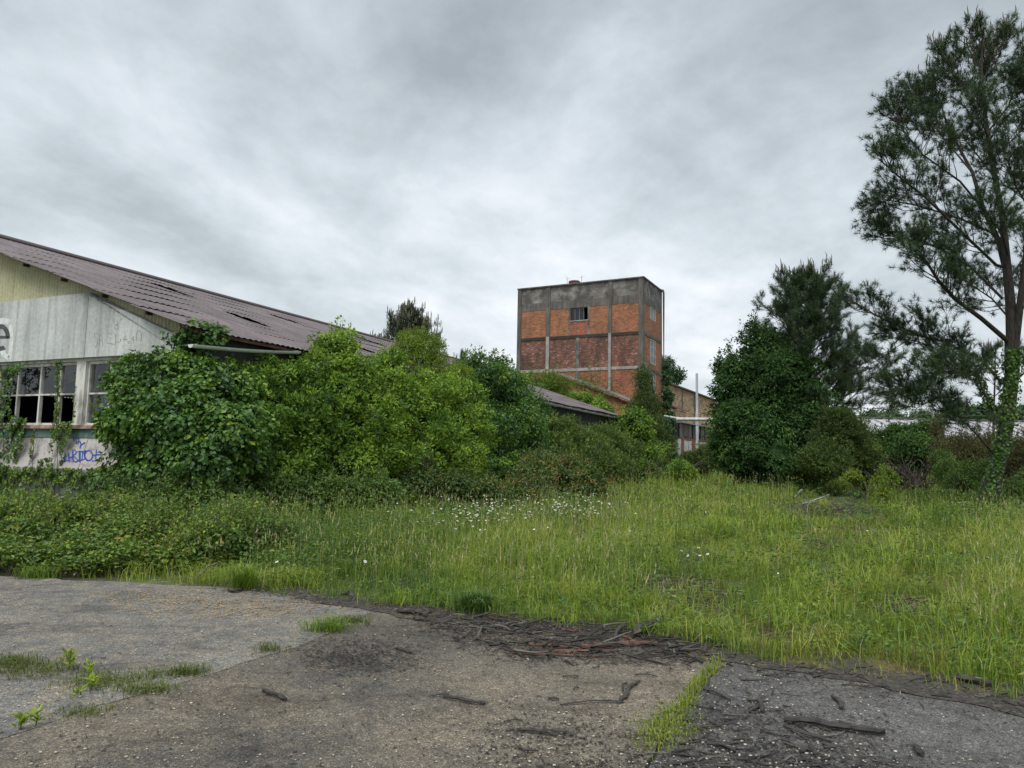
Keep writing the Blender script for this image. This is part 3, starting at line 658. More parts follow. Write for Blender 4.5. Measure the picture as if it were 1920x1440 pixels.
stroke(a, arc(1045, 740, 100, 128, 0, 360, 34), 34, gm)
a.obj('graffiti_tag', M['blue'], shed)

# ------------------------------------------------------------------ the brick tower
T0 = np.array([12.07, 65.0]); TF = Frame(T0, R_(152.5)); TW, TD = 13.1, 6.4
z3 = lambda x, y: (940+x/4.571, 500+y/4.571)
TL = lambda x, y: TF.onb(*z3(x, y)); TR = lambda x, y: TF.ona(*z3(x, y))
tower = thing('tower', (T0[0], T0[1], 0), 'tall flat roofed red brick tower with dark concrete frame rising behind the long shed', 'tower')
HT = TL(1218, 84)[1]; H1 = TL(1190, 305)[1]; H2a, H2b = TL(1190, 552)[1], TL(1190, 578)[1]; H3a, H3b = TL(1190, 848)[1], TL(1190, 874)[1]; HM = TL(1190, 236)[1]
H4 = H3b-3.0; H5 = H4-3.0
cols = [(0, .42), (TL(948, 300)[0], TL(918, 300)[0]), (TL(420, 400)[0], TL(386, 400)[0]), (TW-.42, TW)]
a = Acc(); 
for k, (p, q) in enumerate(cols):
    a.box(TF, p, q, -.4, .10, 0, HT-.12)
a.box(TF, 0, .40, -TD, -TD+.4, 0, HT-.12); a.box(TF, TW-.4, TW, -TD, -TD+.4, 0, HT-.12)
a.objs('corner_column', M['conc'], tower)
a = Acc(); 
for p, q in cols[1:3]: a.box(TF, p+.06, q-.06, .101, .115, H4, H2a)
a.objs('whitewashed_strip', M['conc_white'], tower)
# buttress at the near corner
a = Acc(); zbu = TL(1230, 870)[1]; a.box(TF, -.22, -.002, -.75, .10, 0, zbu); a.add([TF.P(-.22, .10, zbu), TF.P(-.22, -.75, zbu), TF.P(-.002, -.75, zbu+.6), TF.P(-.002, .10, zbu+.6)], [(0, 1, 2, 3)])
a.obj('buttress', M['conc'], tower)
def bays(): 
    for k in range(3): yield cols[k][1], cols[k+1][0]
wx0, wx1 = TL(741, 400)[0], TL(590, 400)[0]; wz0, wz1 = TL(665, 458)[1], TL(665, 348)[1]
top = Acc(); bo = Acc(); bd = Acc(); brd = Acc(); beams = Acc(); pale = Acc(); blk = Acc(); low = Acc()
def wallbox(acc, a0, a1, z0, z1, b=0.0): acc.box(TF, a0, a1, -.25, b, z0, z1)
for k, (p, q) in enumerate(bays()):
    wallbox(top, p, q, HM, HT-.12); wallbox(beams, p, q, H1, HM-.002, .02)
    if k == 1:
        wallbox(bo, p, wx0, H2a, H1-.002); wallbox(bo, wx1, q, H2a, H1-.002); wallbox(bo, wx0, wx1, wz1, H1-.002); wallbox(brd, wx0, wx1, H2a, wz0)
    else: wallbox(bo, p, q, H2a, H1-.002)
    wallbox(blk, p, q, H2b, H2a-.002, .06); wallbox(bd, p, q, H3a, H2b-.002); wallbox(pale, p, q, H3b, H3a-.002, .06); wallbox(brd, p, q, 0, H3b-.002)
# right face (ex = 0 plane)
rb0, rb1 = -.40, -TD+.40
def rwall(acc, b0, b1, z0, z1, out=0.0): acc.box(TF, -out, .25, b1, b0, z0, z1)
rw0, rw1 = TR(1276, 400)[0], TR(1320, 400)[0]
rz = [(TR(1298, 455)[1], TR(1298, 352)[1]), (TR(1298, 835)[1], TR(1298, 632)[1]), (TR(1298, 1112)[1], TR(1298, 910)[1])]
rwall(top, rb0, rb1, HM, HT-.12); rwall(beams, rb0, rb1, H1, HM-.002, .02); rwall(beams, rb0, rb1, H2b, H2a-.002, .06); rwall(beams, rb0, rb1, H3b, H3a-.002, .06)
for (z0, z1), (w0, w1) in zip([(H2a, H1-.002), (H3a, H2b-.002), (0, H3b-.002)], rz):
    w0 = max(w0, z0+.02); w1 = min(w1, z1-.02)
    rwall(bo, rb0, rw0, z0, z1); rwall(bo, rw1, rb1, z0, z1); rwall(bo, rw0, rw1, z0, w0); rwall(bo, rw0, rw1, w1, z1)
    wf = Acc(); n = 3
    for j in range(n+1):
        b = rw0+(rw1-rw0)*j/n; wf.box(TF, -.015, .04, b-.035, b+.035, w0, w1)
    nz = max(1, round((w1-w0)/.75))
    for j in range(nz+1): z = w0+(w1-w0)*j/nz; wf.box(TF, -.012, .037, rw1+.036, rw0-.036, z-.03, z+.03)
    wo_ = wf.obj('window', M['steel'], tower); p = Acc(); p.poly([TF.P(.03, rw0, w0), TF.P(.03, rw1, w0), TF.P(.03, rw1, w1), TF.P(.03, rw0, w1)]); p.obj('pane', M['glass'], wo_)
# hidden back and far side walls
top.box(TF, .25, TW, -TD, -TD+.25, 0, HT-.12); top.box(TF, TW-.25, TW-.01, -TD+.25, -.25, 0, HT-.12)
top.obj('parapet_wall', M['conc_pale'], tower); beams.objs('concrete_beam', M['conc'], tower); bo.obj('brick_infill', M['brick_orange'], tower); o = bd.obj('brick_infill', M['brick_dark'], tower); o['label'] = 'dark weathered brick of the middle storey'
brd.obj('brick_infill', M['brick_red'], tower); pale.objs('pale_beam', M['conc_white'], tower); blk.objs('blackened_beam', M['black_stain'], tower)
a = Acc(); xx = TL(655, 700)[0]; a.box(TF, xx-.17, xx+.17, .002, .07, H3a, H2b-.002); a.box(TF, xx-.17, xx+.17, .002, .07, H4, H3b-.003)
for x_ in (582, 748): xx = TL(x_, 500)[0]; a.box(TF, xx-.09, xx+.09, .002, .03, H2a, wz1+.05)
a.objs('concrete_post', M['conc_pale'], tower)
a = Acc(); a.box(TF, -.12, TW+.05, -TD-.05, .16, HT-.118, HT); a.box(TF, .3, TW-.3, -TD+.3, -.25, HT-.3, HT-.2)
a.obj('roof_rim', M['conc'], tower)
wf = Acc(); wf.box(TF, wx0-.06, wx1+.06, -.05, .05, wz0-.10, wz0-.002); wf.box(TF, wx0, wx1, -.2, -.1, wz1-.05, wz1-.002); dx = (wx1-wx0)/4
for j in range(5): wf.box(TF, wx0+dx*j-.012*(j > 0), wx0+dx*j+.012*(j < 4), -.19, -.11, wz0, wz1-.05)
wo_ = wf.obj('window', M['fibre'], tower); p = Acc(); p.poly([TF.P(wx0+dx, -.15, wz0), TF.P(wx1, -.15, wz0), TF.P(wx1, -.15, wz1-.05), TF.P(wx0+dx, -.15, wz1-.05)]); p.obj('pane', M['glass'], wo_)
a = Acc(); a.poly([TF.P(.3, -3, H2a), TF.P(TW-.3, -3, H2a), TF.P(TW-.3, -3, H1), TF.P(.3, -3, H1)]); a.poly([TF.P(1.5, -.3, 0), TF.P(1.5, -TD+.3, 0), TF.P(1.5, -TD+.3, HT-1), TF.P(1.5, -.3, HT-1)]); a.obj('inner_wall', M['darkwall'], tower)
# downpipe on the far right corner
a = Acc(); bb_ = -TD+.15; a.tube([TF.P(.3, bb_, HT-.1), TF.P(.1, bb_-.02, HT+.10), TF.P(-.16, bb_-.05, HT+.02), TF.P(-.2, bb_-.06, HT-.3), TF.P(-.2, bb_-.06, 6)], .10, 8); a.obj('downpipe', M['rust'], tower, smooth=True)
# tank and aerials on the tower roof
tk = TF.P(TL(552, 150)[0], -2.2, 0); d = np.linalg.norm(tk[:2]-CAM[:2]); rt = 52/4.571*d/FPX
tank = thing('water_tank', (tk[0], tk[1], HT-.2), 'squat rusty round tank standing on the tower roof', 'tank')
ztk = 1.6+(855-(500+120/4.571))/FPX*d*1.0
a = Acc(); a.tube([tk+[0, 0, HT-.2], tk+[0, 0, ztk-.12], tk+[0, 0, ztk-.1], tk+[0, 0, ztk]], [rt*.93, rt*.93, rt, rt*.9], 28); a.obj('drum', M['rust'], tank, smooth=False)
for s_, lab in ((-1, 'thin aerial on the tower roof left of the tank'), (1, 'thin aerial on the tower roof right of the tank')):
    o_ = tk+TF.ex*(-s_)*(rt*1.15); a = Acc(); a.tube([o_+[0, 0, HT-.2], o_+[s_*.12, 0, ztk+.55]], .018, 5); a.tube([o_+[-.12, 0, ztk+.3], o_+[.2, 0, ztk+.38]], .012, 4)
    tag(a.obj('aerial', M['rust'], origin=o_+[0, 0, HT-.2]), lab, 'aerial')

# ------------------------------------------------------------------ low gabled brick building at the tower's foot
gb = 5.0; GL = lambda x, y: TF.onb(*z3(x, y), gb)
ap = GL(455, 905); ev = GL(1205, 1185); half = ap[0]-ev[0]
annex = thing('brick_outbuilding', TF.P(ap[0], gb, 0), 'low gabled brick outbuilding with rusty tiled verge at the foot of the tower', 'building')
a = Acc(); a.prism(TF, [(ev[0]+.5, 0), (2*ap[0]-ev[0]-.5, 0), (2*ap[0]-ev[0]-.5, ev[1]-.1+.5*(ap[1]-ev[1])/half), (ap[0], ap[1]-.1), (ev[0]+.5, ev[1]-.1+.5*(ap[1]-ev[1])/half)], .13, gb)
a.obj('wall', M['brick_orange'], annex)
for s_ in (1, -1):
    a = Acc(); e0 = (ev[0], ev[1]) if s_ == 1 else (2*ap[0]-ev[0], ev[1]); n = 40
    for th, mi in ((0, 0),):
        V = []; 
        for k in range(n+1):
            t = k/n; aa_ = ap[0]+(e0[0]-ap[0])*t; z = ap[1]+(e0[1]-ap[1])*t-.02*math.sin(t*9)
            for b in (.14, gb+.35): V.append(TF.P(aa_, b, z+.05)); V.append(TF.P(aa_, b, z-.06))
        F = []
        for k in range(n): q = k*4; F += [(q, q+2, q+6, q+4), (q+1, q+5, q+7, q+3), (q+2, q+3, q+7, q+6)]
        a.add(V, F, .5, 0)
    ro = a.obj('roof', M['wood'], annex)
    c = Acc()
    for k in range(34):
        t = (k+.5)/34; aa_ = ap[0]+(e0[0]-ap[0])*t; z = ap[1]+(e0[1]-ap[1])*t; c.box(TF, aa_-.14, aa_+.12, gb+.2+random.uniform(-.1, .05), gb+.40+random.uniform(-.08, .05), z-.16+random.uniform(-.05, .05), z-.065)
    c.obj('verge_tile', M['tile'], ro)
# ------------------------------------------------------------------ tan block building and its plank annex
blk_b = thing('block_building', TF.P(2, -TD-6, 0), 'tan block walled building with dark roof edge right of the tower', 'building')
be0, ze = TF.ona(1256, 719); 
a = Acc(); a.box(TF, 0.02, 9, -TD-26, -TD-.02, 0, ze-.1); a.obj('wall', M['block'], blk_b)
a = Acc(); V = [TF.P(-.35, -TD-.05, ze-.15), TF.P(-.35, -TD-26.5, ze-.15), TF.P(9, -TD-26.5, ze+2.4), TF.P(9, -TD-.05, ze+2.4)]; V2 = [v+[0, 0, .14] for v in V]
a.add(V+V2, [(3, 2, 1, 0), (4, 5, 6, 7), (0, 1, 5, 4), (1, 2, 6, 5), (2, 3, 7, 6), (3, 0, 4, 7)]); a.obj('roof', M['darkroof'], blk_b)
for k, b in enumerate((-TD-1.9, -TD-14.5)):
    a = Acc(); a.box(TF, -.015, .03, b-.55, b+.55, ze-2.2, ze-.5); a.obj('window', M['darkroof'], blk_b)
a = Acc(); a.box(TF, -.02, .04, -TD-8.3, -TD-8, 0, ze-.16); a.box(TF, -.02, .04, -TD-14, -TD-13.7, 0, ze-.16); a.objs('pilaster', M['conc'], blk_b)
AX = -2.0
_, zp1 = TF.ona(1267, 789, AX); _, zp0 = TF.ona(1267, 818, AX)
pl = thing('plank_shed', TF.P(AX, -TD-8, 0), 'long lean-to with broken grey upright planks over a brick base', 'shed')
a = Acc(); a.box(TF, AX+.15, 0.0, -TD-20, -TD+1.0, zp0-.3, zp1-.12); a.obj('shade_backing', M['darkwall'], pl)  # near-black body paints in the darkness behind the plank gaps
a = Acc(); a.box(TF, AX+.02, AX+.149, -TD-20, -TD+1.0, 0, zp0-.05); a.obj('brick_base', M['brick_red'], pl)
a = Acc(); b = -TD+1.0
while b > -TD-20:
    wd = random.uniform(.14, .26)
    if random.random() > .2:
        q = random.uniform(-.05, .05); z0 = zp0+random.uniform(-.35, .15); z1 = zp1-random.uniform(0, .12)
        if random.random() < .12: z0 += random.uniform(.3, .8)
        a.box(TF, AX-.03+random.uniform(-.01, .03), AX+.0+random.uniform(0, .03), b-wd, b, z0, z1)
    b -= wd+random.uniform(.01, .09)
a.obj('plank_cladding', M['wood'], pl)
a = Acc(); a.box(TF, AX-.3, 0.0, -TD-20, -TD+1.0, zp1-.11, zp1-.02); a.obj('roof', M['fibre'], pl)
for (x0, x1, y0, y1) in ((1265, 1277, 822, 855), (1283, 1297, 826, 847), (1312, 1327, 829, 834)):
    b0, zt_ = TF.ona(x0, y0, AX); b1, zb_ = TF.ona(x1, y1, AX); f_ = Acc(); f_.box(TF, AX-.01, AX+.03, b1, b0, zb_, zt_); fo = f_.obj('panel', M['white'], pl)
    c = Acc(); bm = (b0+b1)/2; c.box(TF, AX-.03, AX-.012, bm-.05, bm+.05, zb_, zt_); c.obj('glazing_bar', M['fibre'], fo)
a = Acc(); (b0, z0_), (b1, z1_) = TF.ona(1252, 758, -1.2), TF.ona(1290, 771, -1.2)
lt = thing('canopy', TF.P(-1.2, b0, z0_), 'small sagging lean-to roof above the planks on the tan block wall', 'canopy')
a.add([TF.P(-1.2, b0, z0_), TF.P(-1.2, b1, z1_), TF.P(-.02, b1, z1_+.5), TF.P(-.02, b0, z0_+.5)]+[TF.P(-1.2, b0, z0_-.1), TF.P(-1.2, b1, z1_-.1), TF.P(-.02, b1, z1_+.4), TF.P(-.02, b0, z0_+.4)], [(0, 1, 2, 3), (7, 6, 5, 4), (0, 4, 5, 1), (1, 5, 6, 2), (3, 2, 6, 7), (0, 3, 7, 4)]); a.obj('roof_sheet', M['rust'], lt)
a = Acc(); a.box(TF, -1.0, -.9, b1, b0, z1_-1.2, z0_-.25); a.obj('wall', M['block'], lt)
# poles and pipes
p0 = atY(1307, 780, 60); a = Acc(); ptop = atY(1307, 700, 60); a.tube([(p0[0], p0[1], 0), (p0[0], p0[1], ptop[2]*.5), (p0[0], p0[1], ptop[2]*.52), (p0[0], p0[1], ptop[2])], [.13, .13, .105, .105], 12)
fl = thing('metal_flue', (p0[0], p0[1], 0), 'tall thin grey metal pole standing in front of the plank lean-to', 'pole'); a.obj('shaft', M['steel'], fl, smooth=True)
for z in (2.6, ptop[2]*.5):
    c = Acc(); c.tube([(p0[0], p0[1], z-.05), (p0[0], p0[1], z+.05)], .155, 12); c.obj('collar', M['steel'], fl)
q0 = atY(1268, 786, 59); q1 = atY(1350, 786.5, 58.5); q2 = atY(1246, 780, 60.5); pp = thing('overhead_pipe', (q0[0], q0[1], q0[2]), 'fat pale horizontal pipe crossing in front of the metal pole', 'pipe')
a = Acc(); a.tube([q0, q1, q1+(q1-q0)*.6], .15, 12); a.obj('pipe_run', M['steel'], pp, smooth=True)
c = Acc(); c.tube([q2, q0+[.3, 0, .05]], .09, 8); c.obj('thin_branch_pipe', M['steel'], pp); c = Acc(); e_ = q1+(q1-q0)*.55; c.tube([(e_[0], e_[1], 0), e_], .1, 8); c.obj('support_post', M['steel'], pp)
# ------------------------------------------------------------------ grey metal roofed shed on the right
GF = Frame(atY(1500, 840, 57)[:2], R_(2.0))
gz1 = GF.onb(1700, 786.5, 6.0)[1]; gz0 = GF.onb(1700, 820, 0.0)[1]
gs = thing('low_shed', (GF.o[0], GF.o[1], 0), 'long low shed with grey ribbed metal roof behind the bushes on the right', 'shed')
LG = 42
a = Acc(); a.box(GF, 0, LG, .4, 11.6, 0, gz0-.05); a.obj('wall', M['wallbrown'], gs)
for s_ in (0, 1):
    a = Acc(); V = []
    y0, y1 = (0, 6) if s_ == 0 else (12, 6)
    a.add([GF.P(-.3, y0, gz0), GF.P(LG, y0, gz0), GF.P(LG, y1, gz1), GF.P(-.3, y1, gz1), GF.P(-.3, y0, gz0-.1), GF.P(LG, y0, gz0-.1), GF.P(LG, y1, gz1-.1), GF.P(-.3, y1, gz1-.1)], [(0, 1, 2, 3), (0, 4, 5, 1), (0, 3, 7, 4), (1, 5, 6, 2), (4, 7, 6, 5)])
    for k in range(int(LG/.95)+1):
        x = -.28+k*.95
        a.add([GF.P(x, y0, gz0+.004), GF.P(x+.07, y0, gz0+.004), GF.P(x+.07, y1, gz1+.004), GF.P(x, y1, gz1+.004), GF.P(x, y0, gz0+.09), GF.P(x+.07, y0, gz0+.09), GF.P(x+.07, y1, gz1+.09), GF.P(x, y1, gz1+.09)], [(4, 5, 6, 7), (0, 4, 7, 3), (1, 2, 6, 5), (0, 1, 5, 4)])
    ro = a.obj('roof', M['metalroof'], gs)
    if s_ == 0:
        c = Acc(); c.box(GF, -.3, LG, 5.8, 6.2, gz1+.03, gz1+.16); c.obj('ridge_cap', M['darkroof'], ro)
a = Acc()
for x in (3.2, 6.0, 9.5, 14, 20): a.box(GF, x, x+.12, .36, .398, 0, gz0-.1)
a.objs('wall_post', M['wood'], gs)
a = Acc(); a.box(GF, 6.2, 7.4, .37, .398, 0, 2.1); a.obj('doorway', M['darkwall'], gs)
# ------------------------------------------------------------------ vegetation
def pb(lst):          # (px, py, radius px, distance) -> blob in metres
    out = []
    for t in lst:
        px, py, r, Yd = t[:4]; q = atY(px, py, Yd); rr = r*Yd/FPX; s_ = t[4] if len(t) > 4 else (1, 1, 1)
        out.append((q[0], q[1], max(q[2], rr*.35), rr*s_[0], rr*s_[1], rr*s_[2]))
    return out
W = (1, 1.25, 1)
# --- ivy on the shed
def ivyleaves(acc, st, polys, b0, n, leaf, bthick=.18, hang=.6):
    from mathutils.geometry import tessellate_polygon
    for poly, cnt in polys:
        P = np.array(poly, float); x0, y0 = P.min(0); x1, y1 = P.max(0); pts = []
        while len(pts) < cnt:
            x, y = random.uniform(x0, x1), random.uniform(y0, y1); ins = False; j = len(P)-1
            for i in range(len(P)):
                if (P[i][1] > y) != (P[j][1] > y) and x < (P[j][0]-P[i][0])*(y-P[i][1])/(P[j][1]-P[i][1])+P[i][0]: ins = not ins
                j = i
            if ins and (math.sin(x*.31+y*.17)+math.sin(y*.23-x*.11+1.3) > -1.0+random.gauss(0, .4)): pts.append((x, y))
        pos = []
        for x, y in pts:
            b = b0+random.uniform(.02, bthick)*(.6+.4*math.sin(x*.2+y*.13)); a_, z = fs(x, y, b); pos.append(SF.P(a_, b, max(z, .05)))
        pos = np.array(pos); m_ = len(pos)
        leaves(acc, pos, unit(rdir(m_)*.6+[0, 0, -hang]), unit(SF.ey+rdir(m_)*.5+[0, 0, .25]), leaf*rng.uniform(.6, 1.3, m_), leaf*.85*rng.uniform(.7, 1.2, m_), np.clip(rng.normal(.5, .2, m_), 0, 1))
def stems_on(st, runs, b=.16):
    for r in runs:
        st.tube([SF.P(*(lambda q: (q[0], b, max(q[1], .02)))(fs(x, y, b))) for x, y in r], .008, 4, cap=False)
ivy1 = thing('ivy', SF.P(5.6, .2, 0), 'ivy column climbing the shed front at the left frame edge beside the windows', 'ivy')
a = Acc(); s_ = Acc()
ivyleaves(a, s_, [([(-60, 690), (18, 688), (26, 700), (20, 760), (34, 800), (48, 830), (30, 870), (20, 930), (-60, 940)], 1800), ([(18, 780), (52, 785), (40, 820), (24, 850)], 260), ([(18, 680), (48, 684), (36, 702), (20, 705)], 70)], .13, 0, .085)
stems_on(s_, [[(5, 940), (8, 850), (3, 760), (6, 690)], [(15, 930), (30, 850), (22, 780)]]); a.obj('foliage', M['ivy'], ivy1); s_.obj('stem', M['twig'], ivy1)
ivy2 = thing('ivy', fs(110, 680)[0:1] and SF.P(fs(118, 680)[0], .2, ZL), 'thin ivy strand hanging over the windows and down on to the graffiti wall', 'ivy')
a = Acc(); s_ = Acc()
ivyleaves(a, s_, [([(101, 676), (117, 676), (112, 720), (113, 760), (110, 792), (100, 792), (104, 740), (103, 700)], 330), ([(96, 792), (138, 790), (134, 812), (122, 838), (108, 842), (95, 815)], 420), ([(92, 810), (98, 810), (99, 850), (92, 852)], 40), ([(62, 800), (69, 798), (62, 850), (55, 875), (55, 850)], 90), ([(112, 842), (120, 838), (116, 870), (110, 872)], 40), ([(138, 700), (143, 700), (141, 780), (137, 792)], 40), ([(187, 812), (200, 808), (203, 840), (196, 842)], 60)], .17, 0, .065, .08)
stems_on(s_, [[(108, 880), (106, 800), (107, 740), (109, 680)], [(60, 880), (65, 800)], [(114, 872), (118, 800)]], .2); a.obj('foliage', M['bramble'], ivy2); s_.obj('stem', M['twig'], ivy2)
ivy3 = thing('ivy', SF.P(4, .3, 0), 'ivy carpet spilling over the low ledge under the graffiti', 'ivy')
a = Acc(); s_ = Acc()
ivyleaves(a, s_, [([(-40, 872), (60, 876), (165, 880), (205, 872), (210, 905), (160, 900), (60, 898), (-40, 900)], 1300), ([(-40, 900), (160, 898), (200, 900), (190, 935), (120, 915), (40, 935), (-40, 950)], 850), ([(70, 862), (98, 858), (100, 885), (70, 888)], 120)], .27, 0, .075, .12)
stems_on(s_, [[(20, 940), (30, 890)], [(90, 935), (85, 885)], [(150, 930), (140, 885)]], .3); a.obj('foliage', M['bramble'], ivy3); s_.obj('stem', M['twig'], ivy3)
bush('ivy', 'large dark ivy mass swallowing the shed corner below the gutter end', 'ivy',
     pb([(272, 730, 46, 15.2), (256, 800, 40, 15.3), (300, 800, 75, 14.9), (305, 700, 36, 15.0), (352, 765, 66, 14.6), (360, 850, 85, 14.4), (258, 885, 52, 15.0), (405, 735, 52, 15.2), (425, 825, 76, 15.0), (345, 640, 16, 15.0), (395, 636, 14, 15.35), (370, 630, 15, 15.15), (340, 690, 22, 14.8), (300, 910, 70, 14.3), (240, 690, 20, 15.5), (225, 715, 14, 15.6)]), 'ivy', 46000, stems=8,
     leaf=.10, clump=.30, per=40, rough=.26, inner=.22, hull=.8, up=.25, droop=.6, aspect=.8, lvm=.5, lvs=.2, sprig=24, sprig_h=.2, base=(-6.2, 14.6, 0), sr=.03)
# --- row of laurel like bushes along the shed wall
kw = dict(leaf=.12, clump=.27, per=44, rough=.2, inner=.2, hull=.66, up=.5, lvm=.5, lvs=.2, aspect=.42, droop=.0)
bush('laurel_bush', 'bushy green laurel just right of the ivy mass under the gutter', 'bush', pb([(470, 728, 44, 16.2, W), (500, 805, 72, 16.2, W), (540, 722, 42, 17.0, W), (560, 800, 70, 16.8, W), (480, 880, 60, 15.8, W), (570, 880, 62, 16.8, W), (440, 700, 24, 16.0), (505, 704, 26, 16.6), (548, 706, 24, 17.2), (472, 712, 26, 16.2)]), 'laurel', 29000, sprig=20, sprig_h=.2, **kw)
kw['lvm'] = .66
bush('laurel_bush', 'tallest round topped laurel hiding the middle of the shed eave', 'bush', pb([(630, 652, 36, 18.4), (615, 690, 52, 18.2, W), (655, 725, 58, 18.6, W), (620, 770, 65, 17.8, W), (685, 800, 70, 18.6, W), (640, 860, 62, 17.6, W), (590, 850, 50, 17.2, W), (700, 880, 58, 18.4, W), (578, 700, 24, 18.)]), 'laurel', 34000, sprig=80, sprig_h=.35, **kw)
kw['lvm'] = .72
bush('laurel_bush', 'wide yellow green laurel bulging out near the middle of the thicket', 'bush', pb([(725, 700, 38, 20.3, W), (742, 760, 60, 20, W), (795, 765, 60, 20.6, W), (850, 755, 48, 21.4, W), (873, 800, 48, 21, W), (790, 840, 68, 20, W), (860, 860, 58, 20.4, W), (730, 840, 55, 19.5, W), (705, 740, 30, 20)]), 'laurel', 33000, sprig=80, sprig_h=.35, **kw)
bush('willow_tree', 'lime topped small willow rising above the laurels in front of the roof end', 'tree', pb([(782, 648, 34, 23.5), (750, 665, 20, 23.4), (812, 668, 26, 23.5), (800, 700, 34, 23.2), (842, 706, 34, 23.4), (868, 716, 26, 23.8)]), 'lime', 17000, leaf=.075, clump=.2, per=16, rough=.24, inner=.2, hull=.55, up=.5, lvm=.42, lvs=.14, aspect=.34, droop=.2, stems=6, base=(-3.1, 22.6, 0), sr=.07, sprig=40, sprig_h=.4)
kw2 = dict(leaf=.12, clump=.40, per=50, rough=.28, inner=.22, hull=.76, up=.3, lvm=.5, lvs=.2, aspect=.5, droop=.4)
bush('dark_bush', 'tall dark green bush between the yellow laurel and the far roof', 'bush', pb([(905, 712, 42, 26.5, W), (882, 692, 26, 26), (945, 722, 46, 27.5, W), (955, 795, 55, 27.5, W), (900, 800, 60, 25.8, W), (972, 840, 45, 27.5, W), (920, 880, 55, 25, W), (992, 800, 36, 29), (985, 760, 34, 29)]), 'ivy', 36000, sprig=110, sprig_h=.55, **kw2)
bush('bramble_bush', 'reddish tipped bramble mound at the foot of the dark bush', 'bush', pb([(1010, 905, 42, 22, W), (1060, 898, 46, 23, W), (1092, 920, 40, 22.5, W), (985, 932, 38, 20.5, W), (1030, 880, 34, 24, W)]), 'bramble2', 26000, leaf=.10, clump=.28, per=26, rough=.28, inner=.25, hull=.74, up=.5, lvm=.5, lvs=.25, aspect=.55, sprig=90, sprig_h=.5, sr=.015)
bush('olive_bush', 'soft olive green willow scrub under the far gutter of the shed', 'bush', pb([(1085, 848, 50, 33, W), (1122, 830, 34, 36, W), (1052, 820, 36, 33, W), (1112, 880, 46, 32, W), (1152, 892, 34, 33, W), (1018, 805, 28, 32), (1160, 855, 34, 37, W), (1040, 850, 40, 31)]), 'olive', 34000, leaf=.17, clump=.45, per=30, rough=.3, inner=.3, hull=.62, up=.6, lvm=.5, aspect=.3, droop=-.3, sprig=60, sprig_h=.4)
bush('round_bush', 'glossy two tone bush with lime top at the far corner of the shed', 'bush', pb([(1190, 800, 30, 43.5), (1203, 838, 26, 43.5), (1176, 852, 32, 43), (1200, 884, 28, 42.5), (1168, 812, 18, 43.5), (1212, 862, 22, 43)]), 'laurel', 17000, leaf=.19, clump=.5, per=40, rough=.22, inner=.2, hull=.78, up=.5, lvm=.5, lvs=.2, aspect=.42, sprig=30, sprig_h=.5)
bush('willow_bush', 'pale green willow scrub showing above the far shed roof in front of the tower', 'bush', pb([(1008, 728, 22, 53), (1036, 724, 20, 54), (1062, 738, 14, 54), (985, 735, 15, 52), (1036, 800, 40, 54)]), 'lime', 17000, leaf=.17, clump=.55, per=26, rough=.3, inner=.2, hull=.6, up=.5, lvm=.3, aspect=.3, sprig=80, sprig_h=1.1, sr=.06)
bush('climbing_shrub', 'bright green growth creeping over the far verge of the maroon roof', 'climber', pb([(1078, 748, 11, 47.5), (1098, 752, 12, 47.5), (1122, 759, 12, 47), (1140, 766, 9, 46.5), (1150, 800, 24, 48)]), 'laurel', 8000, leaf=.14, clump=.3, per=16, rough=.25, inner=.2, hull=.8, up=.6, lvm=.68, aspect=.5, sprig=20, sprig_h=.4)
bush('sapling', 'sparse see-through sapling against the brick outbuilding gable', 'sapling', pb([(1105, 735, 26, 56.5), (1132, 725, 22, 56.5), (1085, 722, 16, 56.5), (1115, 780, 30, 56.5)]), 'olive', 3000, leaf=.14, clump=.5, per=10, rough=.35, inner=0, hull=0, up=.5, lvm=.55, aspect=.35, stems=6, sprig=30, sprig_h=1.4, sr=.05)
bush('poplar_sapling', 'upright feathery grey green poplar standing against the tower corner', 'tree', pb([(1208, 724, 14, 50, (1, 1, 2)), (1212, 765, 20, 50, (1, 1, 1.8)), (1218, 810, 26, 49.5, (1, 1, 1.5)), (1228, 855, 32, 49, (1, 1, 1.2)), (1196, 778, 14, 50, (1, 1, 1.6)), (1238, 830, 16, 49, (1, 1, 1.6)), (1250, 872, 22, 47)]), 'olive', 20000, leaf=.17, clump=.45, per=22, rough=.35, inner=.25, hull=.4, up=.3, lvm=.36, aspect=.3, droop=-.6, sprig=110, sprig_h=1.1, sr=.07)
bush('ivy', 'narrow ivy column climbing the right edge of the tower', 'ivy', pb([(1249, 690, 5, 67, (1, 1, 2)), (1250, 715, 7, 67, (1, 1, 2.2)), (1251, 750, 8.5, 66.8, (1, 1, 2.4)), (1252, 790, 9.5, 66.6, (1, 1, 2.4)), (1254, 828, 12, 66.4, (1, 1, 2)), (1256, 862, 14, 66, (1, 1, 1.6))]), 'dark', 11000, leaf=.17, clump=.3, per=12, rough=.25, inner=.2, hull=.75, up=.2, lvm=.5, aspect=.7, droop=.6, sprig=20, sprig_h=.4)
bush('small_bush', 'small bright round bush alone at the far grass edge below the planks', 'bush', pb([(1276, 882, 20, 36), (1262, 889, 13, 36), (1290, 890, 12, 36)]), 'laurel', 7000, leaf=.11, clump=.22, per=14, rough=.25, lvm=.66, sprig=25, sprig_h=.3, aspect=.45)
bush('scrub_bush', 'brownish green scrub in front of the plank lean-to', 'bush', pb([(1315, 866, 25, 46), (1292, 872, 17, 46), (1336, 858, 20, 46), (1240, 888, 20, 40), (1215, 895, 18, 38)]), 'olive', 12000, leaf=.17, clump=.4, per=20, rough=.3, lvm=.3, aspect=.3, sprig=60, sprig_h=.6)
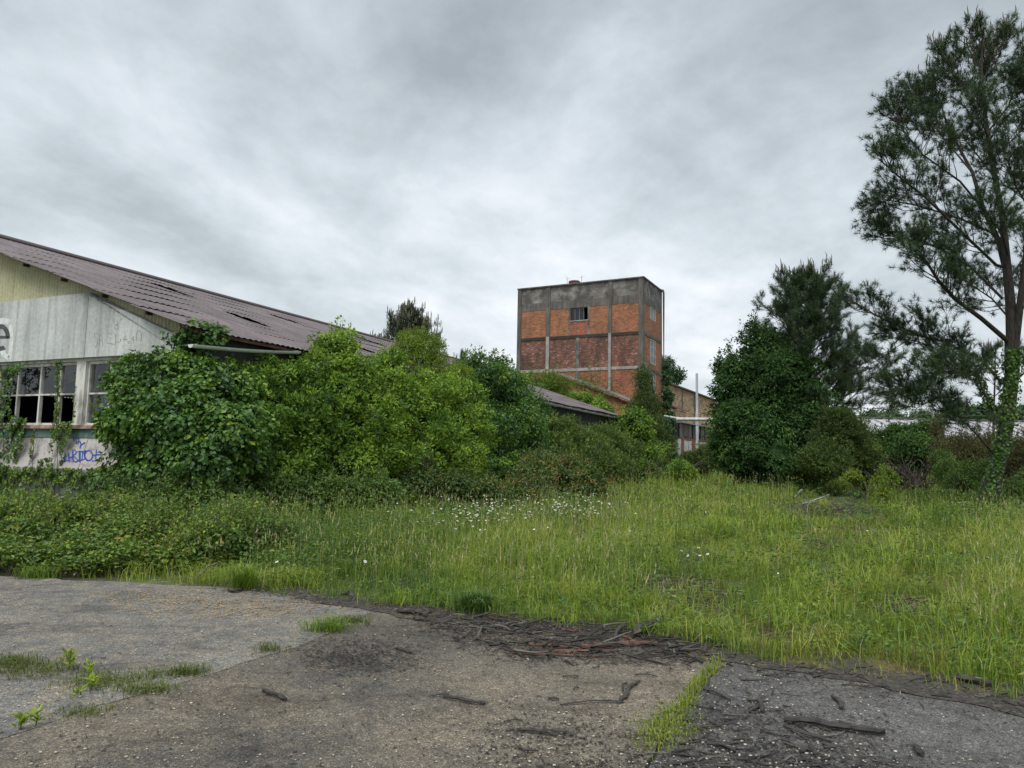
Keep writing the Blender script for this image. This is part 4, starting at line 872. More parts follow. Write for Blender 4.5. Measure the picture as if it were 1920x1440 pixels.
bush('far_tree', 'thin topped tree behind the tan block building', 'tree', pb([(1250, 688, 11, 98, (1, 1, 1.8)), (1268, 703, 11, 98), (1258, 712, 14, 98)]), 'dark', 3500, leaf=.3, clump=.7, per=10, rough=.4, hull=.4, lvm=.5, stems=4, sr=.2)
bush('bramble_mound', 'rough bramble mound against the foot of the ivy mass', 'brambles', pb([(300, 948, 34, 13.2, (1.6, 1, .8)), (360, 938, 30, 13.4, (1.6, 1, .8)), (240, 940, 26, 13.6, (1.6, 1, .8)), (420, 940, 28, 14, (1.6, 1, .8))]), 'bramble', 13000, leaf=.08, clump=.22, per=16, rough=.35, inner=.2, hull=.6, lvm=.42, sprig=110, sprig_h=.38, sr=.012)
bush('bramble_mound', 'weedy bramble mound under the tallest laurel', 'brambles', pb([(500, 935, 30, 15, (1.8, 1, .8)), (570, 930, 30, 15.5, (1.8, 1, .8)), (640, 925, 30, 16, (1.6, 1, .8)), (700, 922, 26, 16.6, (1.6, 1, .8))]), 'bramble', 12000, leaf=.085, clump=.24, per=14, rough=.38, inner=.2, hull=.55, lvm=.38, sprig=110, sprig_h=.42, sr=.012)
bush('bramble_mound', 'rust tinged low mound under the yellow green laurel', 'brambles', pb([(775, 912, 26, 18.2, (1.4, 1, 1)), (830, 918, 26, 18.4, (1.8, 1, .8)), (890, 918, 28, 19, (1.6, 1, .8)), (800, 890, 16, 18.6)]), 'bramble2', 10000, leaf=.085, clump=.24, per=14, rough=.38, inner=.2, hull=.55, lvm=.45, sprig=90, sprig_h=.4, sr=.012)
for bl, lab in (([(40, 985, 46, 10.6), (110, 992, 40, 10.4), (75, 1010, 40, 10)], 'lumpy bramble clump rising from the thicket at the left frame edge'), ([(230, 985, 44, 10.8), (300, 1000, 44, 10.4), (260, 1020, 36, 9.9)], 'lumpy bramble clump in the middle of the left thicket'), ([(390, 1020, 40, 9.8), (440, 1005, 42, 10.2), (500, 1000, 36, 10.8), (350, 1045, 30, 9.4)], 'lumpy bramble clump beside the arching cane')):
    bush('bramble_clump', lab, 'brambles', pb([(p[0], p[1], p[2], p[3], (1.3, 1, .75)) for p in bl]), 'bramble', 7500, leaf=.068, clump=.16, per=14, rough=.42, inner=.2, hull=.5, lvm=.56, lvs=.2, sprig=90, sprig_h=.34, sr=.01, aspect=.6)
# --- trees on the right
bush('oak_tree', 'dense dark green oak with low branches left of the slender pine', 'tree',
     pb([(1385, 795, 44, 37), (1430, 790, 60, 36), (1380, 730, 30, 37), (1362, 692, 15, 37.5), (1402, 700, 36, 37), (1436, 672, 32, 37), (1424, 632, 13, 37), (1440, 648, 18, 37), (1492, 728, 40, 36.5), (1525, 785, 42, 36), (1475, 690, 26, 36.5), (1540, 830, 34, 35), (1466, 720, 50, 36.5), (1395, 850, 52, 36), (1455, 850, 60, 35), (1490, 800, 45, 36), (1510, 860, 45, 35), (1365, 840, 28, 37), (1408, 660, 14, 37), (1350, 800, 14, 37.5), (1344, 684, 9, 37.5), (1352, 694, 9, 37.5), (1372, 668, 8, 37.5), (1408, 622, 7, 37), (1416, 610, 6, 37), (1395, 640, 10, 37), (1450, 618, 9, 37), (1346, 740, 8, 37.5), (1350, 770, 12, 37.5)]), 'oak', 64000, leaf=.17, clump=.52, per=46, rough=.32, inner=.22, hull=.56, gap=.38, up=.35, lvm=.42, lvs=.2, aspect=.5, droop=.25, stems=10, base=(11.6, 36.5, 0), sr=.14, sprig=120, sprig_h=.9)
bush('olive_bush', 'dull olive shrub right of the slender pine before the grey roofed shed', 'bush', pb([(1575, 830, 42, 34), (1545, 865, 38, 33), (1605, 850, 34, 34), (1625, 872, 26, 34), (1560, 795, 26, 34), (1600, 815, 24, 34)]), 'olive', 26000, leaf=.15, clump=.4, per=26, rough=.3, inner=.28, hull=.62, lvm=.36, lvs=.16, aspect=.3, droop=-.2, sprig=90, sprig_h=.8)

def bend(p0, d, L, n=6, up=.1, wob=.12):
    p = np.array(p0, float); d = np.array(d, float); d /= np.linalg.norm(d); pts = [p.copy()]
    for i in range(n):
        d = d+np.array([random.gauss(0, wob), random.gauss(0, wob), random.gauss(0, wob*.7)+up]); d /= np.linalg.norm(d); p = p+d*L/n; pts.append(p.copy())
    return np.array(pts)
def lerp_path(P, t):
    P = np.asarray(P); k = t*(len(P)-1); i = min(int(k), len(P)-2); f = k-i
    return P[i]*(1-f)+P[i+1]*f, unit(P[i+1]-P[i])
def pine(name, label, base, limbs, trunks, group=None, NL=.17, nn=26, nw=.007, twig=6, side=10, tlen=.7, candles=0, dens=1.0, t0=.25, mat='needle', bark='pinebark', up=.10, tuftback=2):
    t = thing(name, base, label, 'tree', group)
    wood = Acc(); fol = Acc(); tp = []; td = []; ctop = []
    for P, r0, r1 in trunks: wood.tube(P, np.linspace(r0, r1, len(P)) if np.isscalar(r0) else r0, 12, wob=.04)
    for P, r0, L_ in limbs:
        P = np.asarray(P); tot = np.linalg.norm(np.diff(P, axis=0), axis=1).sum()
        wood.tube(P, np.linspace(r0, r0*.3+.004, len(P)), 6, cap=False)
        ns = max(2, int(side*dens*tot/2.2))
        for k in range(ns):
            u = t0+(1-t0)*(k+random.random()*.9)/ns; u = min(u, .999); q, d = lerp_path(P, u)
            sd = unit(np.cross(d, rdir(1)[0])); dd = unit(d*.75+sd*.8+np.array([0, 0, .15])); sl = L_*(1.15-u*.6)*random.uniform(.6, 1.15)
            S = bend(q, dd, sl, 5, up, .16); wood.tube(S, np.linspace(.012+r0*.12, .004, 6), 4, cap=False)
            for j in range(twig):
                v = .3+.7*(j+random.random())/twig; v = min(v, .999); q2, d2 = lerp_path(S, v); d3 = unit(d2+rdir(1)[0]*.8+np.array([0, 0, .3])); T = q2+d3*tlen*random.uniform(.35, .6)
                wood.tube([q2, T], [.006, .004], 3, cap=False)
                for b in range(tuftback): tp.append(T-d3*b*NL*.75); td.append(d3)
            tp.append(S[-1]); td.append(unit(S[-1]-S[-2]))
        tp.append(P[-1]); td.append(unit(P[-1]-P[-2]))
    tp = np.array(tp); td = np.array(td); m_ = len(tp); idx = np.repeat(np.arange(m_), nn); k = len(idx)
    cv = np.clip(rng.normal(.45, .18, m_), 0, 1)
    dirs = unit(td[idx]*.6+rdir(k)*1.0+np.array([0, 0, .10])); pos = tp[idx]-td[idx]*rng.uniform(0, NL*.7, k)[:, None]
    needles(fol, pos, dirs, NL*rng.uniform(.6, 1.15, k), nw, np.clip(cv[idx]+rng.normal(0, .12, k), 0, 1))
    c = Acc()
    if candles:
        zc_ = np.sort(tp[:, 2]); sel = [i for i in range(m_) if tp[i, 2] > zc_[int(m_*candles)] and random.random() < .4]
        for i in sel:
            h = random.uniform(.14, .34)*NL/.17; q = tp[i]; c.tube([q, q+[random.gauss(0, .015), random.gauss(0, .015), h*.6], q+[random.gauss(0, .03), random.gauss(0, .03), h]], [.016*NL/.17, .018*NL/.17, .006], 4)
            c.n and None
    fol.obj('crown', M[mat], t); wood.obj('trunk', M[bark], t, smooth=True)
    if candles: tag(c.obj('young_shoots', M['candle'], t), kind='stuff')
    return t, tp
def PX(pts, Yd):      # traced points -> 3D at about the tree's distance, with a drift in depth
    return [atY(p[0], p[1], Yd+(p[2] if len(p) > 2 else 0)) for p in pts]
# big pine on the right
YP = 22.4
bp = gnd(1850, 960); trunk = PX([(1848, 972), (1853, 940), (1864, 890), (1880, 833), (1891, 767), (1898, 700), (1898, 640)], YP)
mainst = PX([(1898, 640), (1895, 570), (1888, 500), (1880, 410), (1856, 278), (1846, 208), (1840, 130), (1842, 60)], YP)
st2 = PX([(1890, 520), (1872, 451, .3), (1844, 392, .6), (1823, 323, 1), (1795, 271, 1.3), (1774, 226, 1.5), (1755, 170, 1.7)], YP)
st3 = PX([(1902, 660), (1914, 560, -.3), (1935, 400, -.6), (1948, 250, -.8), (1955, 130, -1)], YP)
trunks = [(trunk, np.array([.36, .27, .235, .22, .21, .205, .20]), 0), (mainst, np.array([.175, .145, .125, .10, .075, .06, .04, .02]), 0), (st2, np.array([.10, .085, .07, .055, .042, .03, .015]), 0), (st3, np.array([.12, .10, .08, .055, .025]), 0)]
L = []
for pts, r0, sl in [([(1890, 640), (1840, 597, -.5), (1790, 560, -1), (1760, 527, -1.2), (1740, 495, -1.3), (1715, 470, -1.3)], .11, 1.2), ([(1880, 720), (1843, 677, .3), (1773, 642, .7), (1720, 627, 1), (1653, 597, 1.3), (1603, 567, 1.5)], .07, 1.1),
                    ([(1862, 770), (1845, 735, 0), (1833, 707, .2), (1793, 670, .5), (1720, 640, 1.3), (1660, 630, 1.6)], .055, .9), ([(1862, 850), (1837, 820, -.3), (1793, 777, -.8), (1750, 743, -1), (1703, 727, -1.2), (1665, 735, -1.2)], .04, .45),
                    ([(1878, 500), (1868, 497, -.2), (1809, 441, -.6), (1733, 368, -1), (1684, 330, -1.2), (1650, 300, -1.3)], .075, 1.2), ([(1868, 440), (1800, 410, .6), (1720, 385, 1.), (1665, 375, 1.2), (1642, 385, 1.3)], .05, 1.),
                    ([(1880, 560), (1820, 500, .5), (1750, 460, 1.), (1690, 445, 1.3), (1650, 440, 1.3)], .06, 1.1), ([(1850, 400), (1800, 340, -.4), (1730, 290, -.7), (1690, 240, -.8), (1678, 200, -.8)], .05, 1.0),
                    ([(1820, 320), (1770, 260, .6), (1735, 215, .8), (1715, 180, .9)], .04, 1.), ([(1845, 210), (1800, 150, .2), (1775, 115, .3)], .035, .9), ([(1842, 150), (1870, 110, .4), (1885, 70, .5)], .03, .8), ([(1850, 250), (1890, 200, -.5), (1910, 150, -.8), (1915, 100, -.8)], .04, .9),
                    ([(1838, 130), (1815, 90, .1), (1812, 70, .1)], .03, .7), ([(1860, 300), (1900, 260, .6), (1940, 220, .8)], .04, 1), ([(1880, 400), (1920, 340, .5), (1960, 300, .9)], .05, 1.1), ([(1895, 520), (1935, 460, .5), (1980, 430, .9)], .05, 1.1),
                    ([(1900, 600), (1950, 540, .6), (2010, 500, 1)], .05, 1.1), ([(1895, 600), (1860, 560, 1.4), (1800, 520, 2.5)], .05, 1.1), ([(1890, 480), (1880, 440, -1.3), (1850, 400, -2.2)], .05, 1.1), ([(1898, 720), (1930, 690, 0), (1990, 660, 0)], .05, .6),
                    ([(1880, 690), (1850, 690, -.8), (1790, 700, -1.4), (1730, 700, -1.8)], .03, .6), ([(1870, 340), (1840, 300, 1.5), (1800, 250, 2.4)], .05, 1.1), ([(1862, 300), (1850, 250, -1.4), (1820, 190, -2.2)], .045, 1.1), ([(1935, 400), (1905, 350, -1.2), (1890, 300, -2)], .05, 1.1), ([(1845, 200), (1838, 160, 1.2), (1850, 120, 1.8)], .04, 1.), ([(1948, 250), (1925, 200, -.8), (1915, 150, -1)], .04, 1.), ([(1700, 640, .8), (1665, 660, .6), (1640, 690, .4)], .02, .4), ([(1755, 745, -1), (1720, 765, -1.2), (1690, 760, -1.3)], .02, .35),
                    ([(1800, 275, 1.3), (1760, 230, 1.5), (1725, 190, 1.6)], .04, 1.), ([(1775, 230, 1.5), (1760, 180, 1.7), (1765, 140, 1.7)], .03, .9)]:
    L.append((np.array(PX(pts, YP)), r0*.72, sl*1.12))
bigpine, bt = pine('pine_tree', 'big maritime pine with ivy on its leaning trunk at the right frame edge', (bp[0], bp[1], 0), L, trunks, NL=.21, nn=38, nw=.0125, twig=9, side=14, tlen=.95, candles=.93, tuftback=1)
a = Acc()       # ivy on the trunk
for u in range(1100):
    t_ = random.random()**.8*.98; q, d = lerp_path(trunk, t_*.96+.02); rad = .20+.1*(1-t_)
    ang = random.gauss(-2.2, .9) if t_ > .45 else random.gauss(-2.2, .5)
    if t_ < .35 and random.random() < .5: continue
    o_ = np.array([math.cos(ang), math.sin(ang), 0]); th = random.uniform(.0, .09)*(1 if t_ > .4 else .5)
    leaves(a, (q+o_*(rad+th))[None], unit(rdir(1)*.5+[0, 0, -.5]), unit(o_+rdir(1)[0]*.4)[None], random.uniform(.07, .13), random.uniform(.06, .11), np.array([random.random()*.6+.2]))
for q0, q1, n_ in ((L[1][0][0], L[1][0][1], 50), (L[2][0][0], L[2][0][2], 260)):
    for k in range(n_):
        q = q0+(q1-q0)*random.random()+rdir(1)[0]*.13; leaves(a, q[None], rdir(1), rdir(1), .10, .09, np.array([random.random()]))
iv = a.obj('foliage', M['ivy']); ivt = thing('ivy', (bp[0], bp[1], 0), 'ivy wrapped around the leaning trunk of the big pine', 'ivy')
iv.location = (-bp[0]+bp[0], 0, 0); iv.parent = ivt; iv.location = (-bp[0], -bp[1], 0)
# slender pine beside the oak
YB = 37.5
def conifer(name, label, axis, Yd, y_top, y_bot, prof, r0, whorls, per, NL, nn, nw, side, twig, tlen, group=None, candles=.6, extra=(), rise=.55, jit=.25, **kk):
    ax_ = PX(axis, Yd); Lm = []; P = np.array(ax_)
    for k in range(whorls):
        u = (k+.5)/whorls; h = P[0][2]+(P[-1][2]-P[0][2])*u; 
        if h < y_bot: continue
        v = (h-y_bot)/(P[-1][2]-y_bot); q = np.array([np.interp(h, P[:, 2], P[:, i]) for i in range(3)]); R = np.interp(v, *prof)
        for j in range(per):
            an = random.uniform(0, 2*math.pi); l = R*random.uniform(1-jit, 1+jit*.6); Lm.append((bend(q, (math.cos(an), math.sin(an), rise*(.6+v)), l*1.1, 6, .07, .07), r0*.28*(1-v*.6), max(.3, l*.38)))
    for pts, r_, sl in extra: Lm.append((np.array(PX(pts, Yd)), r_, sl))
    return pine(name, label, (P[0][0], P[0][1], 0), Lm, [(ax_, np.linspace(r0, .03, len(ax_)), 0)], group, NL=NL, nn=nn, nw=nw, side=side, twig=twig, tlen=tlen, candles=candles, **kk)
conifer('pine_tree', 'slender upright pine rising out of the oak, its top ringed by pale shoots', [(1532, 905), (1530, 850), (1527, 800), (1514, 720), (1511, 640), (1512, 560), (1511, 522)], YB, 0, 3.6,
        ([0, .25, .5, .75, .9, 1], [3.1, 3.2, 2.9, 2.1, 1.1, .35]), .18, 22, 6, .26, 22, .013, 8, 5, .75, candles=.975, extra=[([(1530, 790), (1560, 770, -.5), (1600, 728, -1), (1650, 700, -1.4), (1690, 668, -1.6)], .05, .55), ([(1530, 770), (1570, 720, .5), (1610, 690, 1), (1640, 660, 1.2)], .04, .6), ([(1560, 770, -.5), (1610, 765, -.8), (1650, 740, -1)], .03, .5)])
conifer('pine_tree', 'distant bushy pine top with upright shoots behind the shed roof', [(765, 900), (765, 760), (766, 680), (764, 598)], 56, 0, 5, ([0, .5, .8, 1], [3.2, 2.9, 1.9, .5]), .25, 14, 6, .34, 14, .022, 7, 5, 1.0, candles=.6, rise=1.0, extra=[([(760, 760), (735, 690, 1), (722, 640, 1)], .08, 1.0), ([(760, 760), (800, 690, 0), (815, 640, 0)], .08, 1.0), ([(760, 800), (715, 700, 0), (706, 640, 0)], .08, .8)])
conifer('pine_tree', 'small far pine tip poking up left of the tower above the laurels', [(862, 880), (862, 760), (864, 668)], 62, 0, 5, ([0, .6, 1], [1.6, 1.2, .3]), .16, 10, 4, .34, 12, .022, 4, 4, .7, candles=.5, rise=1.0, extra=[([(862, 750), (880, 710), (886, 672)], .05, .6)])
conifer('pine_tree', 'small sparse pine seen under the limbs of the big pine', [(1863, 860), (1863, 780), (1866, 700), (1866, 650)], 55, 0, 3.5, ([0, .5, .8, 1], [1.4, 1.7, 1.2, .3]), .10, 10, 4, .28, 16, .018, 3, 4, .7, candles=.7, rise=.8)
# birch
def birch(name, label, axis, Yd, blobs, n, **kk):
    ax_ = PX(axis, Yd); t = thing(name, (ax_[0][0], ax_[0][1], 0), label, 'tree'); wd = Acc(); wd.tube(ax_, np.linspace(.085, .02, len(ax_)), 8)
    for k in range(26):
        q, d = lerp_path(ax_, random.uniform(.35, .97)); an = random.uniform(0, 6.28); S = bend(q, (math.cos(an), math.sin(an), .7), random.uniform(.7, 2.0), 5, -.12, .1); wd.tube(S, np.linspace(.018, .005, 6), 4, cap=False)
    f = Acc(); crown(f, pb(blobs), n, **kk); wd.obj('trunk', M['birch'], t, smooth=True); f.obj('crown', M['olive'], t)
birch('birch_tree', 'thin pale birch trunk with wispy drooping foliage before the grey roof', [(1756, 900), (1753, 850), (1749, 790), (1747, 730), (1747, 680), (1744, 630)], 42, [(1700, 762, 24, 42.5, (1, 1, 1.2)), (1725, 735, 24, 42), (1765, 735, 22, 42), (1790, 755, 22, 42), (1745, 690, 20, 42, (1, 1, 1.5)), (1772, 705, 16, 42)], 5200, leaf=.10, clump=.45, per=9, rough=.4, inner=.1, hull=0, lvm=.4, aspect=.35, droop=.8)
# shrubs on the right
bush('green_bush', 'rounded dark green bush growing over the eave of the grey roofed shed', 'bush', pb([(1700, 826, 32, 42), (1735, 822, 30, 42), (1670, 845, 26, 42), (1715, 860, 36, 40), (1755, 850, 30, 40), (1680, 825, 14, 43), (1640, 822, 12, 43)]), 'oak', 20000, leaf=.17, clump=.45, per=34, rough=.3, inner=.22, hull=.72, lvm=.62, sprig=40, sprig_h=.4)
bush('brown_bush', 'brown withered shrub between the birch and the big pine trunk', 'bush', pb([(1790, 845, 30, 36), (1815, 855, 32, 35), (1775, 865, 26, 35), (1838, 840, 26, 36), (1760, 812, 12, 38)]), 'brownleaf', 15000, leaf=.13, clump=.36, per=20, rough=.34, hull=.6, lvm=.34, aspect=.3, droop=-.2, sprig=90, sprig_h=.7)
bush('brown_bush', 'rusty brown scrub right of the big pine trunk at the frame edge', 'bush', pb([(1915, 850, 30, 30), (1940, 880, 45, 30), (1895, 880, 26, 30), (1985, 850, 50, 30)]), 'brownleaf', 15000, leaf=.12, clump=.36, per=20, rough=.34, hull=.6, lvm=.4, aspect=.3, droop=-.2, sprig=60, sprig_h=.6)
bush('green_bush', 'low leafy green shrub left of the big pine trunk base', 'bush', pb([(1810, 905, 30, 27), (1785, 885, 24, 29), (1835, 890, 26, 27), (1770, 870, 18, 31), (1850, 930, 20, 24.5)]), 'bramble', 15000, leaf=.08, clump=.24, per=14, rough=.3, hull=.76, lvm=.4, sprig=60, sprig_h=.5)
bush('green_bush', 'low bramble shrub right of the big pine trunk base', 'bush', pb([(1895, 945, 30, 24), (1930, 930, 38, 24), (1965, 920, 40, 24), (1880, 965, 16, 21.5)]), 'bramble', 12000, leaf=.075, clump=.24, per=14, rough=.3, hull=.76, lvm=.4, sprig=40, sprig_h=.5)
bush('lime_sapling', 'bright lime sapling clump at the grass edge left of the root pile', 'sapling', pb([(1662, 893, 9, 30), (1650, 899, 7, 30), (1673, 900, 7, 30)]), 'lime', 1100, leaf=.11, clump=.24, per=8, rough=.4, hull=0, inner=.4, lvm=.55, sprig=20, sprig_h=.4)
bush('lime_sapling', 'little yellow green seedling left of the lime sapling clump', 'sapling', pb([(1596, 893, 9, 31), (1608, 899, 7, 31)]), 'lime', 700, leaf=.11, clump=.2, per=8, rough=.4, hull=0, inner=.4, lvm=.6, sprig=12, sprig_h=.3)
bush('lime_sapling', 'yellow green sapling in front of the withered brown shrub', 'sapling', pb([(1780, 876, 11, 31.5), (1765, 884, 9, 31)]), 'lime', 900, leaf=.10, clump=.22, per=8, rough=.4, hull=0, inner=.4, lvm=.55, sprig=15, sprig_h=.4)
bush('lime_sapling', 'pale green plant standing alone in the tall grass before the root pile', 'sapling', pb([(1658, 922, 7, 25, (1, 1, 1.3)), (1650, 930, 5, 25)]), 'lime', 600, leaf=.09, clump=.2, per=8, rough=.4, hull=0, inner=.4, lvm=.55, sprig=14, sprig_h=.5)
# far woodland, one mass
a = Acc(); tr_ = []
for k in range(90):
    x = random.uniform(1150, 2100) if k < 70 else random.uniform(1780, 1930); d = random.uniform(150, 210); tr_.append((x, (792 if x < 1780 else 786)+random.uniform(-8, 4), random.uniform(10, 17), d))
crown(a, pb(tr_), 60000, leaf=.9, clump=1.6, per=12, rough=.3, inner=.1, hull=.95, lvm=.5, aspect=.6, zmin=.5)
c = Acc(); FW = Frame((50, 170), 0); 
for k in range(70): x = -30+k*3.2; c.tube([(x, 165+random.uniform(-10, 15), -.1), (x+random.uniform(-.5, .5), 165+random.uniform(-10, 15), 7)], [.3, .2], 5)
wdl = thing('woodland', (60, 170, 0), 'far dark tree line on the horizon behind the grey roof', 'woodland'); wdl['kind'] = 'stuff'
a.obj('crown', M['dark'], wdl); c.obj('trunk', M['bark'], wdl)
# power lines
for k, (y0, lab) in enumerate(((742, 'uppermost overhead wire crossing the sky right of the slender pine'), (756, 'second highest overhead wire right of the slender pine'), (766, 'third overhead wire, just above the lowest one'), (774, 'lowest overhead wire close above the grey roof'))):
    P = [atY(x, y0+(x-1400)*.012+8*((x-1850)/700)**2*-1+8, 140) for x in np.linspace(1100, 2600, 30)]
    a = Acc(); a.tube(P, .035, 4, cap=False); tag(a.obj('overhead_wire', M['darkroof'], origin=P[0]), lab, 'wire')
# root pile and brush pile
def sticks(acc, c, n, L, r, spread, up=.5, zoff=0.1, flat=False):
    for k in range(n):
        p = np.array(c)+np.array([random.gauss(0, spread[0]), random.gauss(0, spread[1]), abs(random.gauss(0, spread[2]))+zoff]); d = rdir(1)[0]; d[2] *= up
        S = bend(p, d, L*random.uniform(.3, 1.2), 5, 0 if flat else .03, .25)
        if flat: S[:, 2] = np.maximum(S[:, 2], .02)
        acc.tube(S, np.linspace(r*random.uniform(.5, 1.3), r*.3, 6), 5, cap=False)
q = atY(1706, 886, 31); a = Acc(); sticks(a, (q[0], q[1], 0), 220, 1.4, .035, (.45, .4, .45), .8); c = Acc(); crown(c, [(q[0], q[1], .35, .7, .6, .6)], 1500, leaf=.09, hull=.9, lvm=.2)
rp = thing('root_pile', (q[0], q[1], 0), 'dark tangled heap of dead roots before the green bush', 'root pile'); a.obj('roots', M['bark'], rp); c.obj('dead_leaves', M['brownleaf'], rp)
q = gnd(1555, 958); a = Acc(); sticks(a, (q[0], q[1], 0), 260, .8, .016, (1.0, .9, .07), .12, .01); c = Acc()
S = bend(gnd(1500, 955)+[0, 0, .15], (1, .2, .22), 1.3, 6, 0, .05); c.tube(S, np.linspace(.03, .015, 7), 6); S = bend(gnd(1490, 945)+[0, 0, .25], (.5, .1, .4), .4, 4, 0, .1); c.tube(S, .025, 6)
bpz = thing('brush_pile', (q[0], q[1], 0), 'low grey heap of cut twigs lying in the grass far right', 'brush pile'); a.obj('twigs', M['twig'], bpz); c.obj('branch', M['fibre'], bpz)

# ------------------------------------------------------------------ grass and undergrowth
EX = np.array([p[0] for p in EDGE]); EY = np.array([p[1] for p in EDGE])
def topx(x, y):       # ground point -> photograph pixel, to lay out patches traced in the photograph
    v = np.stack([x, y, np.full_like(x, -CAMZ)], -1); f = v@F_; return 960+FPX*(v@Rt)/f, 720-FPX*(v@U_)/f
def inpoly(px, py, P):
    P = np.array(P, float); r = np.zeros(len(px), bool); j = len(P)-1
    for i in range(len(P)):
        with np.errstate(all='ignore'): r ^= ((P[i, 1] > py) != (P[j, 1] > py)) & (px < (P[j, 0]-P[i, 0])*(py-P[i, 1])/(P[j, 1]-P[i, 1])+P[i, 0])
        j = i
    return r
SHORT = [(1195, 1085), (1250, 1040), (1330, 1015), (1470, 985), (1490, 925), (1640, 925), (1700, 985), (1790, 1000), (1830, 1060), (1800, 1180), (1770, 1330), (1400, 1290), (1375, 1190), (1230, 1140)]
BARE = [[(1160, 1085), (1330, 1085), (1350, 1130), (1240, 1150), (1180, 1130)], [(1270, 1030), (1320, 1030), (1325, 1065), (1280, 1070)], [(1060, 990), (1130, 990), (1130, 1035), (1075, 1035)], [(1400, 1140), (1460, 1138), (1460, 1155), (1410, 1155)], [(1490, 925), (1620, 925), (1620, 970), (1480, 975)], [(770, 1040), (830, 1040), (830, 1060), (780, 1060)], [(930, 1075), (1010, 1078), (1000, 1095), (930, 1092)], [(1480, 1000), (1560, 1005), (1570, 1030), (1500, 1032)], [(1200, 1100), (1330, 1095), (1400, 1130), (1350, 1165), (1230, 1150)], [(1640, 1120), (1740, 1125), (1730, 1160), (1650, 1155)], [(1100, 1040), (1160, 1045), (1150, 1065), (1100, 1062)], [(1420, 1170), (1520, 1180), (1500, 1210), (1430, 1200)], [(1580, 1060), (1640, 1062), (1640, 1085), (1590, 1085)]]
BRAMB = [(-900, 800), (-900, 1100), (0, 1082), (200, 1082), (380, 1070), (470, 1030), (600, 985), (640, 940), (560, 900), (400, 800)]
def lump(x, y, k=1.): return (np.sin(x*1.3*k+1)*np.sin(y*1.1*k+.5)+.6*np.sin(x*2.9*k+y*1.7*k)+.4*np.sin(y*4.3*k-x*3.1*k+2))/2.
def edge_dist(x, y): return y-np.interp(x, EX, EY)
def blades(acc, x, y, z0, H, lean, Wd, lv):
    n = len(x); an = rng.uniform(0, 2*math.pi, n); dx = np.cos(an); dy = np.sin(an); sx = -dy; sy = dx
    base = np.stack([x, y, z0], -1); D = np.stack([dx, dy, np.zeros(n)], -1); S = np.stack([sx, sy, np.zeros(n)], -1)*(Wd/2)[:, None]; Z_ = np.array([0, 0, 1.])
    m1 = base+D*(lean*H*.24)[:, None]+Z_*(H*.6)[:, None]; tp_ = base+D*(lean*H*.85)[:, None]+Z_*(H*(1-.32*lean))[:, None]
    V = np.stack([base-S, base+S, m1+S*.8, m1-S*.8, tp_], 1).reshape(-1, 3); i = np.arange(n)*5
    acc.add(V, np.stack([i, i+1, i+2, i+3], -1), lv); acc.add(np.zeros((0, 3)), np.zeros((0, 3), int)) if False else None
    acc.v.append(np.zeros((0, 3), np.float32)); acc.uv.append(np.zeros((0, 2), np.float32)); acc.f.append(np.stack([i+3, i+2, i+4], -1)+acc.n-len(V)); acc.lv.append(np.asarray(lv, np.float32)); acc.mi.append(np.zeros(n, np.int32))
def field(n, d0, d1, a0=-44, a1=42):
    if a1 == 42: n = int(n*(60-a0)/(42-a0)); a1 = 60      # the meadow runs on past the right frame edge
    if a0 == -44: n = int(n*1.1); a0 = -56
    d = np.exp(rng.uniform(math.log(d0), math.log(d1), n)); an = np.radians(rng.uniform(a0, a1, n)); return d*np.sin(an), d*np.cos(an), d
def notbuilt(x, y):
    l = (np.stack([x, y], -1)-SF.o[:2]); a_ = l@SF.ex[:2]; b_ = l@SF.ey[:2]; ins = (a_ > -.1) & (a_ < 24.5) & (b_ < .1) & (b_ > -LSH)
    return ~ins
A = Acc(); NB = 14500; NT = 17
x, y, d = field(NB, 4.6, 80); px, py = topx(x, y); ed = edge_dist(x, y)
short = inpoly(px, py, SHORT); bare = np.zeros(len(x), bool)
for P in BARE: bare |= inpoly(px, py, P)
br = inpoly(px, py, BRAMB)
ok = (ed > rng.uniform(-.05, .4, len(x))) & notbuilt(x, y) & ~(short & (rng.random(len(x)) < .93)) & (lump(x+3, y+5, 1.9)+.5*lump(x, y+9, 4.1) > -.85+rng.normal(0, .25, len(x))) & ~(bare & (rng.random(len(x)) < .85)) & ~(br & (rng.random(len(x)) < np.where(ed < .7, .4, .78)))
x, y, d, ed, px = x[ok], y[ok], d[ok], ed[ok], px[ok]
idx = np.repeat(np.arange(len(x)), NT); m_ = len(idx); dd = d[idx]
Ht = np.clip(.17+.10*ed, .15, .50)+np.clip((d-24)*.02, 0, .28); Ht = Ht*(1+.35*lump(x, y, .8)+.2*lump(x+9, y, 2.3))*rng.uniform(.55, 1.25, len(x)); Ht = np.where(px > 1480, Ht*1.1, Ht)
bx = x[idx]+rng.normal(0, .07, m_)*(1+dd*.03); by = y[idx]+rng.normal(0, .07, m_)*(1+dd*.03); Hb = Ht[idx]*rng.uniform(.45, 1.15, m_)
lvt = np.clip(rng.normal(.45, .17, len(x))+.30*lump(x, y, .5)+.14*lump(x+7, y+2, 1.6)+np.where(px < 850, -.20, .05)+np.where(ed < 1.2, .12, 0), 0, 1)
k = edge_dist(bx, by) > -.03
blades(A, bx[k], by[k], hill(bx[k], by[k])-.02, Hb[k], (rng.uniform(.1, 1.0, m_)+.5*(rng.random(m_) < .25))[k], (np.maximum(.0075, dd*.00085)*rng.uniform(.6, 1.2, m_))[k], np.clip(lvt[idx]+rng.normal(0, .14, m_), 0, 1)[k])
